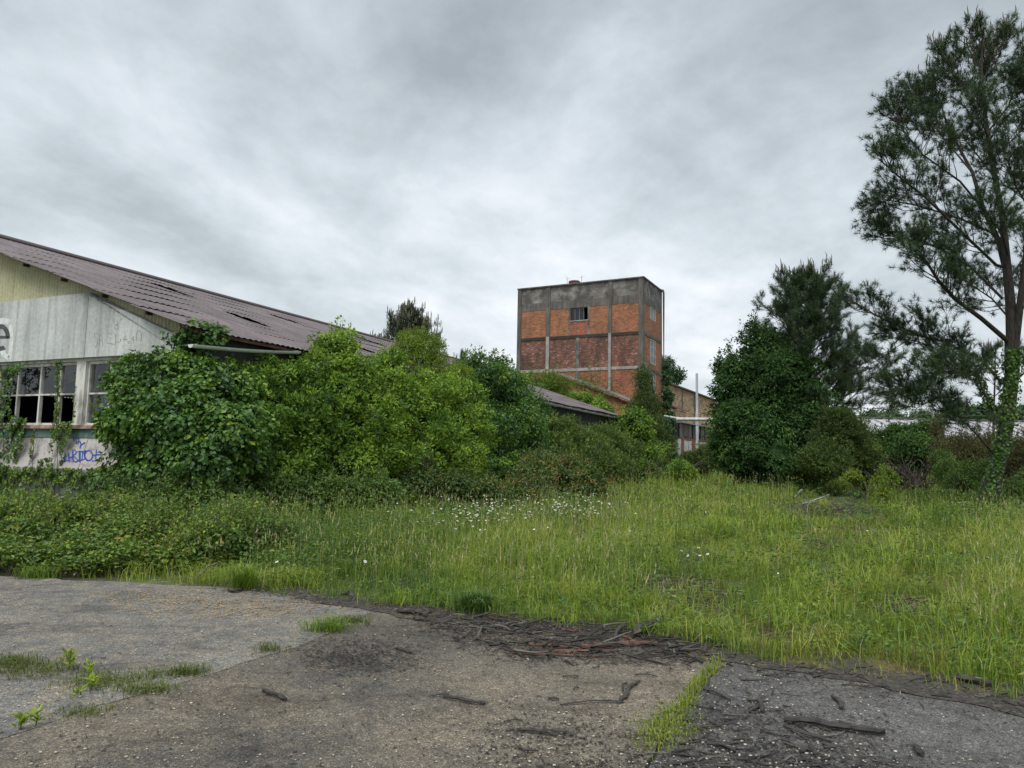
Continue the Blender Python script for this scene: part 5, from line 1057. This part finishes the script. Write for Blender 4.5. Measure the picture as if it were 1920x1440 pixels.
# tussocks: big arching tufts standing out of the sward
x, y, d = field(620, 5.2, 40, -30, 42); ed = edge_dist(x, y); px, py = topx(x, y); k = (ed > .1) & notbuilt(x, y) & ~inpoly(px, py, BRAMB) & ~(inpoly(px, py, SHORT) & (rng.random(len(x)) < .6)); x, y, d, ed = x[k], y[k], d[k], ed[k]
idx = np.repeat(np.arange(len(x)), 70); m_ = len(idx); rr_ = .10*(1+d[idx]*.02); Ht = np.clip(.26+.07*ed, .2, .55)*rng.uniform(.7, 1.2, len(x)); tl = rng.uniform(.45, .85, len(x))
bx = x[idx]+rng.normal(0, 1, m_)*rr_; by = y[idx]+rng.normal(0, 1, m_)*rr_
blades(A, bx, by, hill(bx, by)-.01, Ht[idx]*rng.uniform(.5, 1.15, m_), rng.uniform(.5, 1.9, m_), np.maximum(.008, d[idx]*.0009)*rng.uniform(.6, 1.2, m_), np.clip(tl[idx]+rng.normal(0, .1, m_), 0, 1))
# long seed stems
x, y, d = field(11000, 6, 60, -30, 42); px, py = topx(x, y); ed = edge_dist(x, y); ok = (ed > .8) & notbuilt(x, y) & ~inpoly(px, py, SHORT); x, y, d = x[ok], y[ok], d[ok]; n = len(x)
Hs = np.clip(.28+.11*ed[ok], .3, .66)*rng.uniform(.8, 1.3, n)+np.clip((d-24)*.02, 0, .25); zz = hill(x, y); blades(A, x, y, zz, Hs, rng.uniform(0, .3, n), np.maximum(.003, d*.0004), rng.uniform(.7, 1, n))
hp = np.stack([x, y, zz+Hs*.95], -1); leaves(A, hp, unit(rdir(n)*.35+[0, 0, 1]), rdir(n), rng.uniform(.06, .13, n), np.maximum(.012, d*.0007), np.full(n, 1.0))
tag(A.obj('tall_grass', M['grass']), 'tall green meadow grass with pale seed heads across the field', 'grass', kind='stuff')
A = Acc(); x, y, d = field(34000, 4.6, 40, -5, 42); px, py = topx(x, y); ed = edge_dist(x, y); bare = np.zeros(len(x), bool)
for P in BARE: bare |= inpoly(px, py, P)
zone = inpoly(px, py, SHORT) | (rng.random(len(x)) < .15)
ok = (ed > rng.uniform(-.1, .25, len(x))) & zone & ~(bare & (rng.random(len(x)) < .8)) & (lump(x, y, 1.7)+.5*lump(x, y, 4.3) > -.45+rng.normal(0, .25, len(x))); x, y, d, ed = x[ok], y[ok], d[ok], ed[ok]
idx = np.repeat(np.arange(len(x)), 12); m_ = len(idx); bx = x[idx]+rng.normal(0, .06, m_); by = y[idx]+rng.normal(0, .06, m_); dd = d[idx]
Ht = (.085+.05*lump(x, y, 1.3)+.20*(rng.random(len(x)) < .08)+.03*(ed < 1))*rng.uniform(.5, 1.4, len(x)); lvt = np.clip(rng.normal(.5, .18, len(x))+.28*lump(x, y, .8), 0, 1)
blades(A, bx, by, hill(bx, by)-.01, Ht[idx]*rng.uniform(.4, 1.2, m_), rng.uniform(.2, 1., m_), np.maximum(.006, dd*.0008)*rng.uniform(.6, 1.2, m_), np.clip(lvt[idx]+rng.normal(0, .15, m_), 0, 1))
tag(A.obj('short_grass', M['lawn']), 'short thin grass in the trodden middle of the field', 'grass', kind='stuff')
def leaf_field(acc, stem, x, y, d, H, leaf, lvm, lvs=.2, per=9, aspect=.6):
    n = len(x); idx = np.repeat(np.arange(n), per); m_ = len(idx); h = (H[idx]*rng.uniform(.15, 1, m_)**.6)
    p = np.stack([x[idx]+rng.normal(0, .10, m_), y[idx]+rng.normal(0, .10, m_), hill(x[idx], y[idx])+h], -1); L_ = leaf*rng.uniform(.6, 1.3, m_)*np.maximum(1, d[idx]/14)
    cv = np.clip(rng.normal(lvm, lvs, n), 0, 1)
    leaves(acc, p, rdir(m_)*[1, 1, .4], unit(rdir(m_)*.7+[0, 0, .9]), L_, L_*aspect, np.clip(cv[idx]+rng.normal(0, .1, m_), 0, 1))
    for k in rng.choice(n, min(n, n//6), replace=False):
        S = bend((x[k], y[k], 0), (random.gauss(0, .5), random.gauss(0, .5), 1), H[k]*random.uniform(.9, 1.25), 4, -.05, .15); stem.tube(S, np.linspace(.005, .002, 5), 3, cap=False)
A = Acc(); St = Acc()
x, y, d = field(30000, 8.0, 19, -58, -8); px, py = topx(x, y); ed = edge_dist(x, y); ok = inpoly(px, py, BRAMB) & (ed > .12) & notbuilt(x, y) & (lump(x, y, 1.4) > -1.2+rng.normal(0, .25, len(x))); x, y, d, ed = x[ok], y[ok], d[ok], ed[ok]
H = np.clip(.20+.22*ed, .2, .52)*(1+.55*lump(x, y, 1.1)+.35*lump(x+4, y, 3.0)); H = np.maximum(H, .10); leaf_field(A, St, x, y, d, H, .064, .52, .22, 9)
bs_ = thing('bramble_thicket', (-7.5, 11.5, 0), 'waist high bramble thicket in front of the shed on the left', 'brambles'); bs_['kind'] = 'stuff'
A.obj('foliage', M['bramble'], bs_); St.obj('stem', M['twig'], bs_)
A = Acc(); St = Acc()
x, y, d = field(26000, 6.0, 45, -30, 42); px, py = topx(x, y); ed = edge_dist(x, y)
z_ = inpoly(px, py, [(430, 1070), (600, 985), (640, 930), (1000, 940), (1130, 915), (1120, 990), (900, 1010), (780, 1060), (600, 1090)]) | (inpoly(px, py, [(1600, 900), (1925, 900), (1990, 1010), (1840, 1010), (1700, 960)]) & (rng.random(len(x)) < .6)) | (rng.random(len(x)) < .13) | (inpoly(px, py, [(900, 905), (1500, 880), (1920, 880), (1920, 905), (1500, 898), (1180, 905), (1000, 925)]) & (rng.random(len(x)) < .5))
ok = z_ & (ed > .3) & notbuilt(x, y) & (lump(x, y, 1.1) > -.35+rng.normal(0, .3, len(x))); x, y, d, ed = x[ok], y[ok], d[ok], ed[ok]
H = np.clip(.14+.09*ed, .12, .50)*(1+.3*lump(x, y, .9)); leaf_field(A, St, x, y, d, H, .06, .40, .18, 9, .45)
hb = thing('weed_undergrowth', (-1, 16, 0), 'leafy green weeds mixed through the tall grass', 'weeds'); hb['kind'] = 'stuff'
A.obj('foliage', M['bramble'], hb); St.obj('stem', M['twig'], hb)
M['petal'] = simple('daisy_petal', (.45, .45, .42), (.66, .66, .63), 30, .6, 0); M['daisyeye'] = simple('daisy_eye', (.45, .30, .02), (.6, .42, .04), 30, .7, 0)
def daisy(pa, ca, sa, p, r, h):
    tilt = unit(np.array([random.gauss(0, .35), random.gauss(-.35, .3), 1.])); u = unit(np.cross(tilt, [1, 0, 0])); v = np.cross(tilt, u); top = np.array([p[0]+random.gauss(0, .03), p[1]+random.gauss(0, .03), p[2]+h])
    for k in range(9):
        an = k*2*math.pi/9; c0 = math.cos(an); s0 = math.sin(an); e = u*c0+v*s0; f = -u*s0+v*c0
        pa.add([top+e*r*.25, top+e*r*.8+f*r*.3, top+e*r*1.05-tilt*r*.15, top+e*r*.8-f*r*.3], [(0, 1, 2, 3)])
    ca.add([top+tilt*r*.2]+[top+(u*math.cos(t)+v*math.sin(t))*r*.36+tilt*r*.05 for t in np.linspace(0, 2*math.pi, 7)[:-1]], [(0, 1, 2), (0, 2, 3), (0, 3, 4), (0, 4, 5), (0, 5, 6), (0, 6, 1)])
    sa.tube([p, (np.array(p)+top)/2+[.01, .01, 0], top], .003, 3, cap=False)
pa, ca, sa = Acc(), Acc(), Acc()
for (cx, cy, sx, sy, n_) in ((905, 985, 45, 14, 60), (870, 965, 90, 26, 50), (1050, 958, 50, 14, 60), (980, 970, 110, 24, 60), (1090, 950, 30, 12, 30), (1240, 905, 60, 8, 18), (1295, 1048, 14, 12, 7), (1500, 960, 250, 50, 22)):
    for k in range(n_):
        g_ = gnd(random.gauss(cx, sx), random.gauss(cy, sy)+22); 
        if g_[1] > 45 or g_[1] < 8: continue
        daisy(pa, ca, sa, g_, .020*max(1, g_[1]/20), random.uniform(.34, .56) if cx < 1200 else .3)
dt = thing('daisies', (0, 14, 0), 'drift of white oxeye daisies in the tall grass before the bramble mound', 'daisies'); dt['kind'] = 'stuff'
pa.obj('petals', M['petal'], dt); ca.obj('flower_centre', M['daisyeye'], dt); sa.obj('stem', M['olive'], dt)
for pts, lab in (([(150, 1062), (156, 1054), (162, 1058), (147, 1048)], 'cluster of white flowers low in the bramble thicket near the asphalt'), ([(152, 1030), (158, 1034)], 'pair of white blooms higher in the bramble thicket'), ([(350, 990)], 'lone white flower near the top of the bramble thicket'), ([(140, 1088), (160, 1086), (166, 1090)], 'fallen white flowers lying at the asphalt edge'), ([(540, 1038), (520, 1052)], 'white flowers in the grass left of the fern tuft'), ([(688, 1052), (694, 1056)], 'white flower pair in the grass at the middle')):
    pa, ca, sa = Acc(), Acc(), Acc(); 
    for (x_, y_) in pts:
        q = atY(x_, y_, 8.9 if y_ > 1040 else 10.2); daisy(pa, ca, sa, np.array([q[0], q[1]-.05, 0]), .022, max(.03, q[2]))
    t = thing('white_flowers', (q[0], q[1], 0), lab, 'flowers'); pa.obj('petals', M['petal'], t); ca.obj('flower_centre', M['daisyeye'], t); sa.obj('stem', M['olive'], t)
# ------------------------------------------------------------------ litter on the asphalt
def barkm(name, a_, b_, c_): 
    m, nt, bs = newmat(name); _, _, pos = coords(nt); at = N(nt, 'ShaderNodeAttribute', attribute_name='lv'); n = noise(nt, pos, 25, 5, .7)
    f = math_(nt, 'ADD', math_(nt, 'MULTIPLY', at.outputs['Fac'], .8), math_(nt, 'MULTIPLY', math_(nt, 'SUBTRACT', n, .5), .5)); nt.links.new(ramp(nt, f, [(.1, a_), (.6, b_), (.92, c_)]), bs.inputs['Base Color']); bs.inputs['Roughness'].default_value = .85; return m
M['litter'] = barkm('bark_chip', (.014, .011, .009), (.045, .034, .027), (.24, .19, .145))
M['litter_red'] = barkm('red_bark', (.06, .022, .014), (.15, .06, .038), (.24, .12, .08))
M['stick'] = barkm('dead_stick', (.018, .016, .014), (.05, .043, .037), (.16, .145, .125))
M['ochre'] = simple('ochre_leaf_crumbs', (.16, .10, .045), (.36, .25, .12), 40, .9, 0)
M['pebble'] = simple('pale_pebble', (.20, .17, .13), (.52, .47, .38), 60, .8, 0)
ZA = .024
def chips(acc, P, L, Wd, lv, flat=.3):
    n = len(P); an = rng.normal(0, 1.0, n)+rng.choice([0, math.pi], n); dx = np.stack([np.cos(an), np.sin(an), rng.normal(0, .10*flat, n)], -1)
    nr = unit(rdir(n)*flat+[0, 0, 1.]); sd = unit(np.cross(nr, dx)); L = L[:, None]; Wd = Wd[:, None]; up = nr*Wd*.3
    mid = P+up; V = np.stack([P-dx*L/2-sd*Wd*.3, P-dx*L/2+sd*Wd*.2, mid+sd*Wd*.6, P+dx*L/2+sd*Wd*.25, P+dx*L/2-sd*Wd*.2, mid-sd*Wd*.6], 1)
    i = np.arange(n)*6; acc.add(V.reshape(-1, 3), np.concatenate([np.stack([i, i+1, i+2, i+5], -1), np.stack([i+5, i+2, i+3, i+4], -1)]), np.concatenate([lv, lv]))
def scatter(poly, n, soft=14):
    P = np.array(poly, float); out = []
    x0, y0 = P.min(0)-[2*soft, soft]; x1, y1 = P.max(0)+[2*soft, soft]
    while sum(len(o) for o in out) < n:
        x = rng.uniform(x0, x1, n); y = rng.uniform(y0, y1, n); k = inpoly(x+rng.normal(0, soft, n), y+rng.normal(0, soft*.4, n), poly); out.append(np.stack([x[k], y[k]], -1))
    Q = np.concatenate(out)[:n]; return np.array([gnd(a_, b_) for a_, b_ in Q])
P1 = [(760, 1150), (900, 1160), (1010, 1165), (1130, 1178), (1230, 1190), (1330, 1205), (1345, 1235), (1300, 1252), (1200, 1245), (1080, 1240), (960, 1236), (900, 1215), (830, 1195), (780, 1180)]
P2 = [(560, 1225), (600, 1208), (700, 1206), (770, 1225), (780, 1250), (700, 1262), (600, 1255)]
P3 = [(1280, 1320), (1400, 1300), (1480, 1345), (1600, 1380), (1680, 1440), (1700, 1520), (1150, 1520), (1220, 1440)]
P4 = [(1340, 1215), (1500, 1250), (1700, 1275), (1930, 1310), (1930, 1350), (1700, 1310), (1500, 1290), (1380, 1275)]
P5 = [(880, 1375), (1000, 1345), (1150, 1360), (1200, 1420), (1180, 1500), (900, 1500)]
def litter(name, lab, poly, n, Lr, wr, hmax, soft=14, lvm=.35, lvs=.22, mat='litter', edge=True):
    a = Acc(); P = scatter(poly, n, soft); P[:, 2] = ZA+rng.uniform(0, 1, n)**2*hmax
    L_ = rng.uniform(*Lr, n)*np.where(rng.random(n) < .1, 2, 1); chips(a, P, L_, rng.uniform(*wr, n), np.clip(rng.normal(lvm, lvs, n), 0, 1), .5); tag(a.obj(name, M[mat]), lab, 'litter', kind='stuff')
litter('bark_litter', 'dark bed of shredded bark along the grass edge in the middle', P1, 6200, (.010, .070), (.003, .011), .035, 26, .45, .3)
litter('bark_litter', 'flat round patch of dark bark crumbs on the asphalt left of the bark bed', P2, 1500, (.008, .035), (.004, .010), .012, 34, .3)
litter('bark_litter', 'dark mulch scattered over the asphalt at the bottom right', P3, 3600, (.006, .04), (.003, .010), .015, 60, .3)
litter('bark_litter', 'line of bark scraps under the grass edge on the right', P4, 1100, (.008, .07), (.003, .008), .015, 30, .45, .3)
litter('bark_litter', 'loose bark crumbs on the asphalt at the bottom centre', P5, 1100, (.006, .035), (.003, .010), .008, 40, .3)
litter('bark_litter', 'stray bark flakes dotted all over the yard', [(0, 1110), (800, 1180), (1920, 1350), (1920, 1500), (-200, 1500)], 1500, (.006, .030), (.003, .010), .004, 10, .3)
litter('leaf_litter', 'ochre crumbled leaves spread along the left grass edge', [(180, 1120), (330, 1108), (560, 1130), (640, 1148), (520, 1165), (380, 1155), (260, 1150)], 1500, (.008, .03), (.006, .016), .005, 24, .5, .2, 'ochre')
litter('leaf_litter', 'dry brown debris at the foot of the tall grass', [(400, 1085), (700, 1125), (900, 1150), (1100, 1170), (1240, 1190), (1240, 1204), (900, 1166), (640, 1140), (380, 1104)], 2600, (.015, .07), (.004, .012), .03, 10, .5, .25)
a = Acc(); v, f = ico(); Pp = np.concatenate([scatter(P3, 420, 40), scatter(P5, 120, 40), scatter([(1300, 1215), (1480, 1245), (1500, 1320), (1300, 1330)], 110, 30), scatter([(0, 1120), (700, 1180), (1900, 1350), (1900, 1500), (0, 1500)], 420, 10)])
vi, fi = v[:42], None
import bmesh as _bm
b_ = _bm.new(); _bm.ops.create_icosphere(b_, subdivisions=1, radius=1); v1 = np.array([q.co[:] for q in b_.verts]); f1 = np.array([[q.index for q in ff.verts] for ff in b_.faces]); b_.free()
for p in Pp:
    r = random.uniform(.003, .0085); a.add(np.array([p[0], p[1], ZA+r*.3])+v1*r*np.array([random.uniform(.7, 1.4), random.uniform(.7, 1.2), .7]), f1)
tag(a.obj('pebbles', M['pebble']), 'pale pebbles scattered over the asphalt', 'pebbles', kind='stuff')
# dead thatch and soil crumbs in the worn spots of the field
a = Acc()
for P in BARE:
    A_ = abs(sum(P[i][0]*P[(i+1) % len(P)][1]-P[(i+1) % len(P)][0]*P[i][1] for i in range(len(P))))/2; n_ = int(min(1500, A_*.30)); Q = scatter(P, n_, 12); Q[:, 2] = hill(Q[:, 0], Q[:, 1])+rng.uniform(.0, .05, n_)
    sc_ = 1+Q[:, 1]*.03; chips(a, Q, rng.uniform(.03, .13, n_)*sc_, rng.uniform(.004, .011, n_)*sc_, np.clip(rng.normal(.5, .3, n_), 0, 1), .9)
M['thatch'] = barkm('dead_thatch', (.022, .016, .012), (.10, .075, .05), (.30, .24, .15)); tag(a.obj('dead_thatch', M['thatch']), 'brown dead thatch and soil in the worn spots of the field', 'thatch', kind='stuff')
# long strips and sticks, each its own thing
def stick(name, lab, cat, pts, w_, mat='stick', h=.012, lift=.0, group=None, split=0):
    """a flattened, cracked strip following traced points on the ground"""
    P = [gnd(x_, y_) for x_, y_ in pts]; n = max(3, len(P)*3); k = np.linspace(0, len(P)-1, n); P = np.array(P)
    Q = np.stack([np.interp(k, range(len(P)), P[:, i]) for i in range(3)], -1); Q[:, 2] = ZA+h*.6+lift*np.sin(np.linspace(0, math.pi, n)); Q[1:-1, :2] += rng.normal(0, w_*.12, (n-2, 2))
    a = Acc(); prof = np.array([.45]+[1]*(n-2)+[.35])*w_*rng.uniform(.8, 1.15, n); t = unit(np.gradient(Q, axis=0)); sd = unit(np.cross(t, [0, 0, 1.])); m_ = 7; V = []
    for i in range(n):
        for j in range(m_):
            an = 2*math.pi*j/m_; V.append(Q[i]+sd[i]*math.cos(an)*prof[i]*.5*random.uniform(.85, 1.1)+np.array([0, 0, math.sin(an)*h*.55*random.uniform(.8, 1.2)]))
    F = [(i*m_+j, i*m_+(j+1) % m_, (i+1)*m_+(j+1) % m_, (i+1)*m_+j) for i in range(n-1) for j in range(m_)]
    a.add(V, F, np.clip(rng.normal(.45, .2, len(F)), 0, 1)); a.add(V[:m_], [list(range(m_))[::-1]]); a.add(V[-m_:], [list(range(m_))])
    o = a.obj(name, M[mat], origin=(Q[0][0], Q[0][1], 0)); tag(o, lab, cat, group); return o
stick('bark_strip', 'broad red brown bark slab lying across the bark bed', 'bark', [(1090, 1222), (1140, 1219), (1190, 1214), (1232, 1216)], .075, 'litter_red', .03)
stick('bark_strip', 'reddish splinter slanting right of the broad red slab', 'bark', [(1168, 1200), (1185, 1208), (1200, 1214)], .035, 'litter_red', .02)
stick('log', 'short thick black log end leaning in the grass edge', 'log', [(1186, 1202), (1215, 1190), (1242, 1172)], .085, 'litter', .07, .02)
stick('branch', 'grey forked branch standing out of the bark bed beside the black log', 'branch', [(1150, 1210), (1162, 1192), (1168, 1184)], .035, 'stick', .03, .03)
stick('bark_strip', 'long thin red brown strip along the front of the bark bed', 'bark', [(960, 1232), (1050, 1236), (1130, 1238)], .022, 'litter_red', .012)
stick('branch', 'dark crooked stick at the front left of the bark bed', 'branch', [(935, 1205), (955, 1222), (978, 1238)], .03, 'stick', .02)
for i, (p, lab) in enumerate([([(970, 1212), (1010, 1218), (1060, 1222), (1100, 1226)], 'grey strip ending at the broad red slab'), ([(1000, 1200), (1040, 1210), (1080, 1208)], 'pale curved strip above the middle of the bark bed'), ([(900, 1190), (960, 1196), (1010, 1194)], 'thin strip on the left half of the bark bed'), ([(1010, 1228), (1090, 1230), (1160, 1228)], 'straight pale strip just under the broad red slab'), ([(1230, 1214), (1280, 1222), (1320, 1226)], 'dark strip at the right end of the bark bed'), ([(1240, 1222), (1262, 1230), (1275, 1238)], 'thin reddish splinter at the right end of the bark bed'), ([(1050, 1188), (1075, 1192), (1095, 1186)], 'short strip near the grass behind the bark bed'), ([(1275, 1230), (1300, 1240), (1318, 1250)], 'dark stick running towards the weedy crack')]):
    stick('bark_strip', lab, 'bark', p, random.uniform(.018, .03), 'stick' if i % 3 else 'litter_red', .014, .01)
for p, w_, lab in [([(492, 1302), (505, 1310), (520, 1314), (537, 1322)], .032, 'black crooked stick alone on the asphalt left of centre'), ([(805, 1314), (825, 1312), (842, 1310)], .012, 'thin twig touching the long black stick in the centre'), ([(830, 1316), (860, 1322), (890, 1328), (910, 1328)], .03, 'long black stick in the centre of the yard'),
                   ([(1028, 1319), (1048, 1320)], .022, 'short black bark stub right of the long black stick'), ([(1050, 1330), (1100, 1325), (1150, 1324), (1170, 1326)], .014, 'thin brown twig leading to the forked branch'), ([(1163, 1325), (1175, 1310), (1182, 1295), (1200, 1286)], .028, 'pale forked branch on the asphalt near the weedy crack'), ([(1168, 1304), (1166, 1294), (1176, 1288)], .016, 'side prong resting against the pale forked branch'),
                   ([(1190, 1272), (1215, 1274), (1232, 1276)], .014, 'thin dark twig behind the forked branch'), ([(1055, 1276), (1075, 1277), (1085, 1276)], .014, 'small dark bark sliver in the middle distance of the yard'), ([(1318, 1300), (1340, 1308), (1370, 1322)], .022, 'dark stick right of the weedy crack'), ([(1400, 1322), (1425, 1326), (1430, 1345)], .03, 'bent black bark piece on the dark slab'), ([(1405, 1345), (1420, 1335), (1432, 1330)], .022, 'black sliver across the bent bark piece'),
                   ([(1320, 1320), (1330, 1280), (1325, 1262)], .010, 'fine twig lying along the weedy crack'), ([(1470, 1362), (1520, 1366), (1570, 1376), (1620, 1384), (1660, 1386)], .055, 'longest thick cracked branch at the bottom right'), ([(1470, 1370), (1500, 1385), (1560, 1402)], .022, 'dark stick below the thick cracked branch'), ([(1325, 1405), (1360, 1412), (1380, 1420)], .026, 'black strip among the mulch near the bottom edge'), ([(1500, 1420), (1520, 1412), (1530, 1428)], .026, 'small curled bark piece near the bottom edge'),
                   ([(970, 1378), (1000, 1382), (1030, 1386), (1045, 1390)], .022, 'flat dark stick at the bottom centre'), ([(1015, 1380), (1060, 1384), (1075, 1390)], .02, 'knotty dark stick beside the flat one at bottom centre'), ([(970, 1410), (985, 1420), (1010, 1418)], .014, 'curved twig at the bottom centre edge'), ([(945, 1362), (980, 1360)], .012, 'faint twig above the knotty stick'), ([(745, 1154), (790, 1158), (800, 1162)], .06, 'black bark lump at the left tip of the bark bed'), ([(775, 1166), (795, 1170)], .04, 'small black bark lump under the bigger one'),
                   ([(1790, 1282), (1830, 1290), (1860, 1296)], .07, 'half buried dark plank at the right grass edge'), ([(640, 1122), (655, 1118), (664, 1128)], .05, 'pale weathered wood piece at the grass edge left of centre'), ([(428, 1112), (440, 1116), (452, 1112)], .05, 'curled grey bark at the left grass edge'), ([(740, 1222), (760, 1228), (772, 1232)], .03, 'black strip on the round patch of bark crumbs'), ([(1075, 1300), (1085, 1298)], .016, 'tiny dark chip in the middle of the yard'), ([(1560, 1316), (1580, 1330), (1575, 1338)], .035, 'dark clod on the slab right of centre'), ([(1715, 1410), (1722, 1422), (1730, 1428)], .04, 'small dark cone on the slab near the bottom edge')]:
    stick('branch' if 'bark' not in lab else 'bark_piece', lab, 'bark' if 'bark' in lab else 'stick', p, w_, 'stick', w_*.6, .008)
# more small sticks woven into the bark bed: nobody could count them
a = Acc()
for p in scatter(P1, 130, 14):
    an = random.gauss(0, .7); Lk = random.uniform(.08, .34); q = np.array([p[0], p[1], ZA+random.uniform(.01, .035)]); S = bend(q, (math.cos(an), math.sin(an), random.gauss(0, .12)), Lk, 5, 0, .13); S[:, 2] = np.maximum(S[:, 2], ZA+.006); a.tube(S, np.linspace(random.uniform(.006, .015), .004, 6), 5, lv=random.random())
for p in np.concatenate([scatter(P3, 130, 30), scatter(P4, 60, 10)]):
    an = random.gauss(0, .8); q = np.array([p[0], p[1], ZA+.008]); S = bend(q, (math.cos(an), math.sin(an), 0), random.uniform(.05, .22), 4, 0, .2); S[:, 2] = ZA+.007; a.tube(S, np.linspace(random.uniform(.004, .009), .003, 5), 5, lv=random.random())
tag(a.obj('twig_litter', M['stick']), 'tangled small dead twigs over the bark bed and mulch', 'litter', kind='stuff')
M['weedmat'] = leafmat('dull_weed', [(.1, (.06, .055, .02)), (.5, (.10, .125, .03)), (.9, (.17, .21, .04))], .3)
# weeds in the cracks
def weed(name, lab, cat, px, py, r, h, n, mat='lawn', broad=False, lvm=.55):
    q = gnd(px, py); t = thing(name, (q[0], q[1], .02), lab, cat); a = Acc(); n = int(n*1.5) if not broad else n; xx = q[0]+rng.normal(0, r*1.1, n); yy = q[1]+rng.normal(0, r*.7, n)
    if broad:
        for k in range(n):
            an = rng.uniform(0, 6.28); e = random.uniform(.2, 1.1); d_ = np.array([math.cos(an)*math.cos(e), math.sin(an)*math.cos(e), math.sin(e)]); hz = random.uniform(.2, 1)*h
            leaves(a, (np.array([q[0]+random.gauss(0, r*.5), q[1]+random.gauss(0, r*.5), .02+hz*.8])+d_*.03)[None], d_[None], unit(np.array([0, 0, 1.])+rdir(1)[0]*.3)[None], random.uniform(.05, .085), .018, np.array([random.uniform(.5, .9)]))
        s_ = Acc(); s_.tube([(q[0], q[1], .01), (q[0]+.01, q[1], h)], .004, 5); s_.obj('stem', M['olive'], t)
    else: blades(a, xx, yy, np.full(n, .015), h*rng.uniform(.4, 1.1, n), rng.uniform(.6, 1.6, n), np.full(n, .0055), np.clip(rng.normal(lvm, .15, n), 0, 1))
    a.obj('leaves' if broad else 'blades', M[mat], t); return t
for px, py, r, h, n, b_, lab in [(616, 1186, .09, .17, 240, 0, 'grass tuft on the asphalt near the far edge, taller of two'), (660, 1170, .08, .09, 160, 0, 'low grass tuft right of the taller one near the far edge'), (505, 1224, .05, .10, 60, 0, 'tiny reddish weed alone on the grey slab'), (357, 1268, .06, .10, 140, 0, 'small grass tuft at the right end of the weedy joint'), (300, 1270, .10, .05, 180, 0, 'flat weed mat left of the small grass tuft'), (272, 1302, .08, .08, 170, 0, 'low green tuft below the flat weed mat'),
                             (165, 1342, .09, .05, 130, 0, 'sparse brownish weed on the joint at lower left'), (128, 1262, .03, .15, 26, 1, 'lime broadleaf weed standing in the joint, left one'), (166, 1275, .03, .10, 20, 1, 'lime broadleaf weed in the joint, right of the first'), (170, 1300, .03, .08, 18, 1, 'small lime weed below the joint mats'), (148, 1312, .02, .05, 10, 1, 'tiny lime seedling at the tail of the joint'), (36, 1376, .03, .07, 18, 1, 'lime seedling at the bottom left on the crack'), (66, 1368, .025, .08, 14, 1, 'second lime seedling at the bottom left, right one'), (190, 1286, .13, .07, 330, 0, 'green weed mat in the middle of the left joint'), (60, 1262, .16, .07, 420, 0, 'longest weed mat at the left end of the joint'), (15, 1250, .10, .09, 260, 0, 'weed clump at the left frame edge')]:
    weed('weed', lab, 'weed', px, py, r, h, n, 'lime' if b_ else ('grass' if h > .12 else 'weedmat'), bool(b_), .5)
A = Acc()
for (x0, y0, x1, y1, r, n, h) in ((1358, 1240, 1300, 1300, .03, 260, .085), (1300, 1300, 1268, 1345, .04, 300, .06), (1268, 1345, 1240, 1385, .08, 760, .05), (1240, 1385, 1222, 1408, .07, 320, .045)):
    for k in range(n//12):
        t = random.random(); q = gnd(x0+(x1-x0)*t, y0+(y1-y0)*t); m_ = 12; blades(A, q[0]+rng.normal(0, r, m_), q[1]+rng.normal(0, r, m_), np.full(m_, .01), h*rng.uniform(.4, 1.3, m_), rng.uniform(.2, 1, m_), np.full(m_, .006), np.clip(rng.normal(.6, .15, m_), 0, 1))
tag(A.obj('crack_weeds', M['lawn']), 'strip of yellow green weeds growing along the crack between slabs', 'weeds', kind='stuff')
# arching blade tuft at the asphalt edge
for px, py, r, h, n, lab in ((455, 1108, .12, .42, 240, 'spiky fern like grass tuft arching over the asphalt edge'), (890, 1150, .16, .30, 420, 'dark blue green herb tuft at the grass edge in the middle'), (70, 1085, .2, .22, 260, 'yellow grass tuft before the brambles at the left')):
    q = gnd(px, py); t = thing('grass_tuft', (q[0], q[1], 0), lab, 'grass tuft'); a = Acc(); blades(a, q[0]+rng.normal(0, r*.5, n), q[1]+rng.normal(0, r*.4, n), np.zeros(n), h*rng.uniform(.5, 1.1, n), rng.uniform(.5, 1.4, n), np.full(n, .010), np.clip(rng.normal(.45 if px != 890 else .1, .12, n), 0, 1)); a.obj('blades', M['grass'], t)
for pts, Yd, r0, lab in (([(365, 1108), (372, 1080), (390, 1062), (415, 1052)], 8.6, .012, 'bare grey forked twig sticking out of the brambles'), ([(432, 1040), (430, 1010), (418, 985), (395, 968)], 9.6, .010, 'dark arching bramble cane above the thicket')):
    P = PX(pts, Yd); t = Acc(); t.tube(P, np.linspace(r0, r0*.5, len(P)), 6); 
    if r0 > .011: t.tube([P[1], P[1]+[.12, 0, .1], P[1]+[.25, 0, .11]], [.008, .006, .004], 5)
    tag(t.obj('cane', M['wood' if r0 > .011 else 'bark'], origin=P[0]), lab, 'cane')
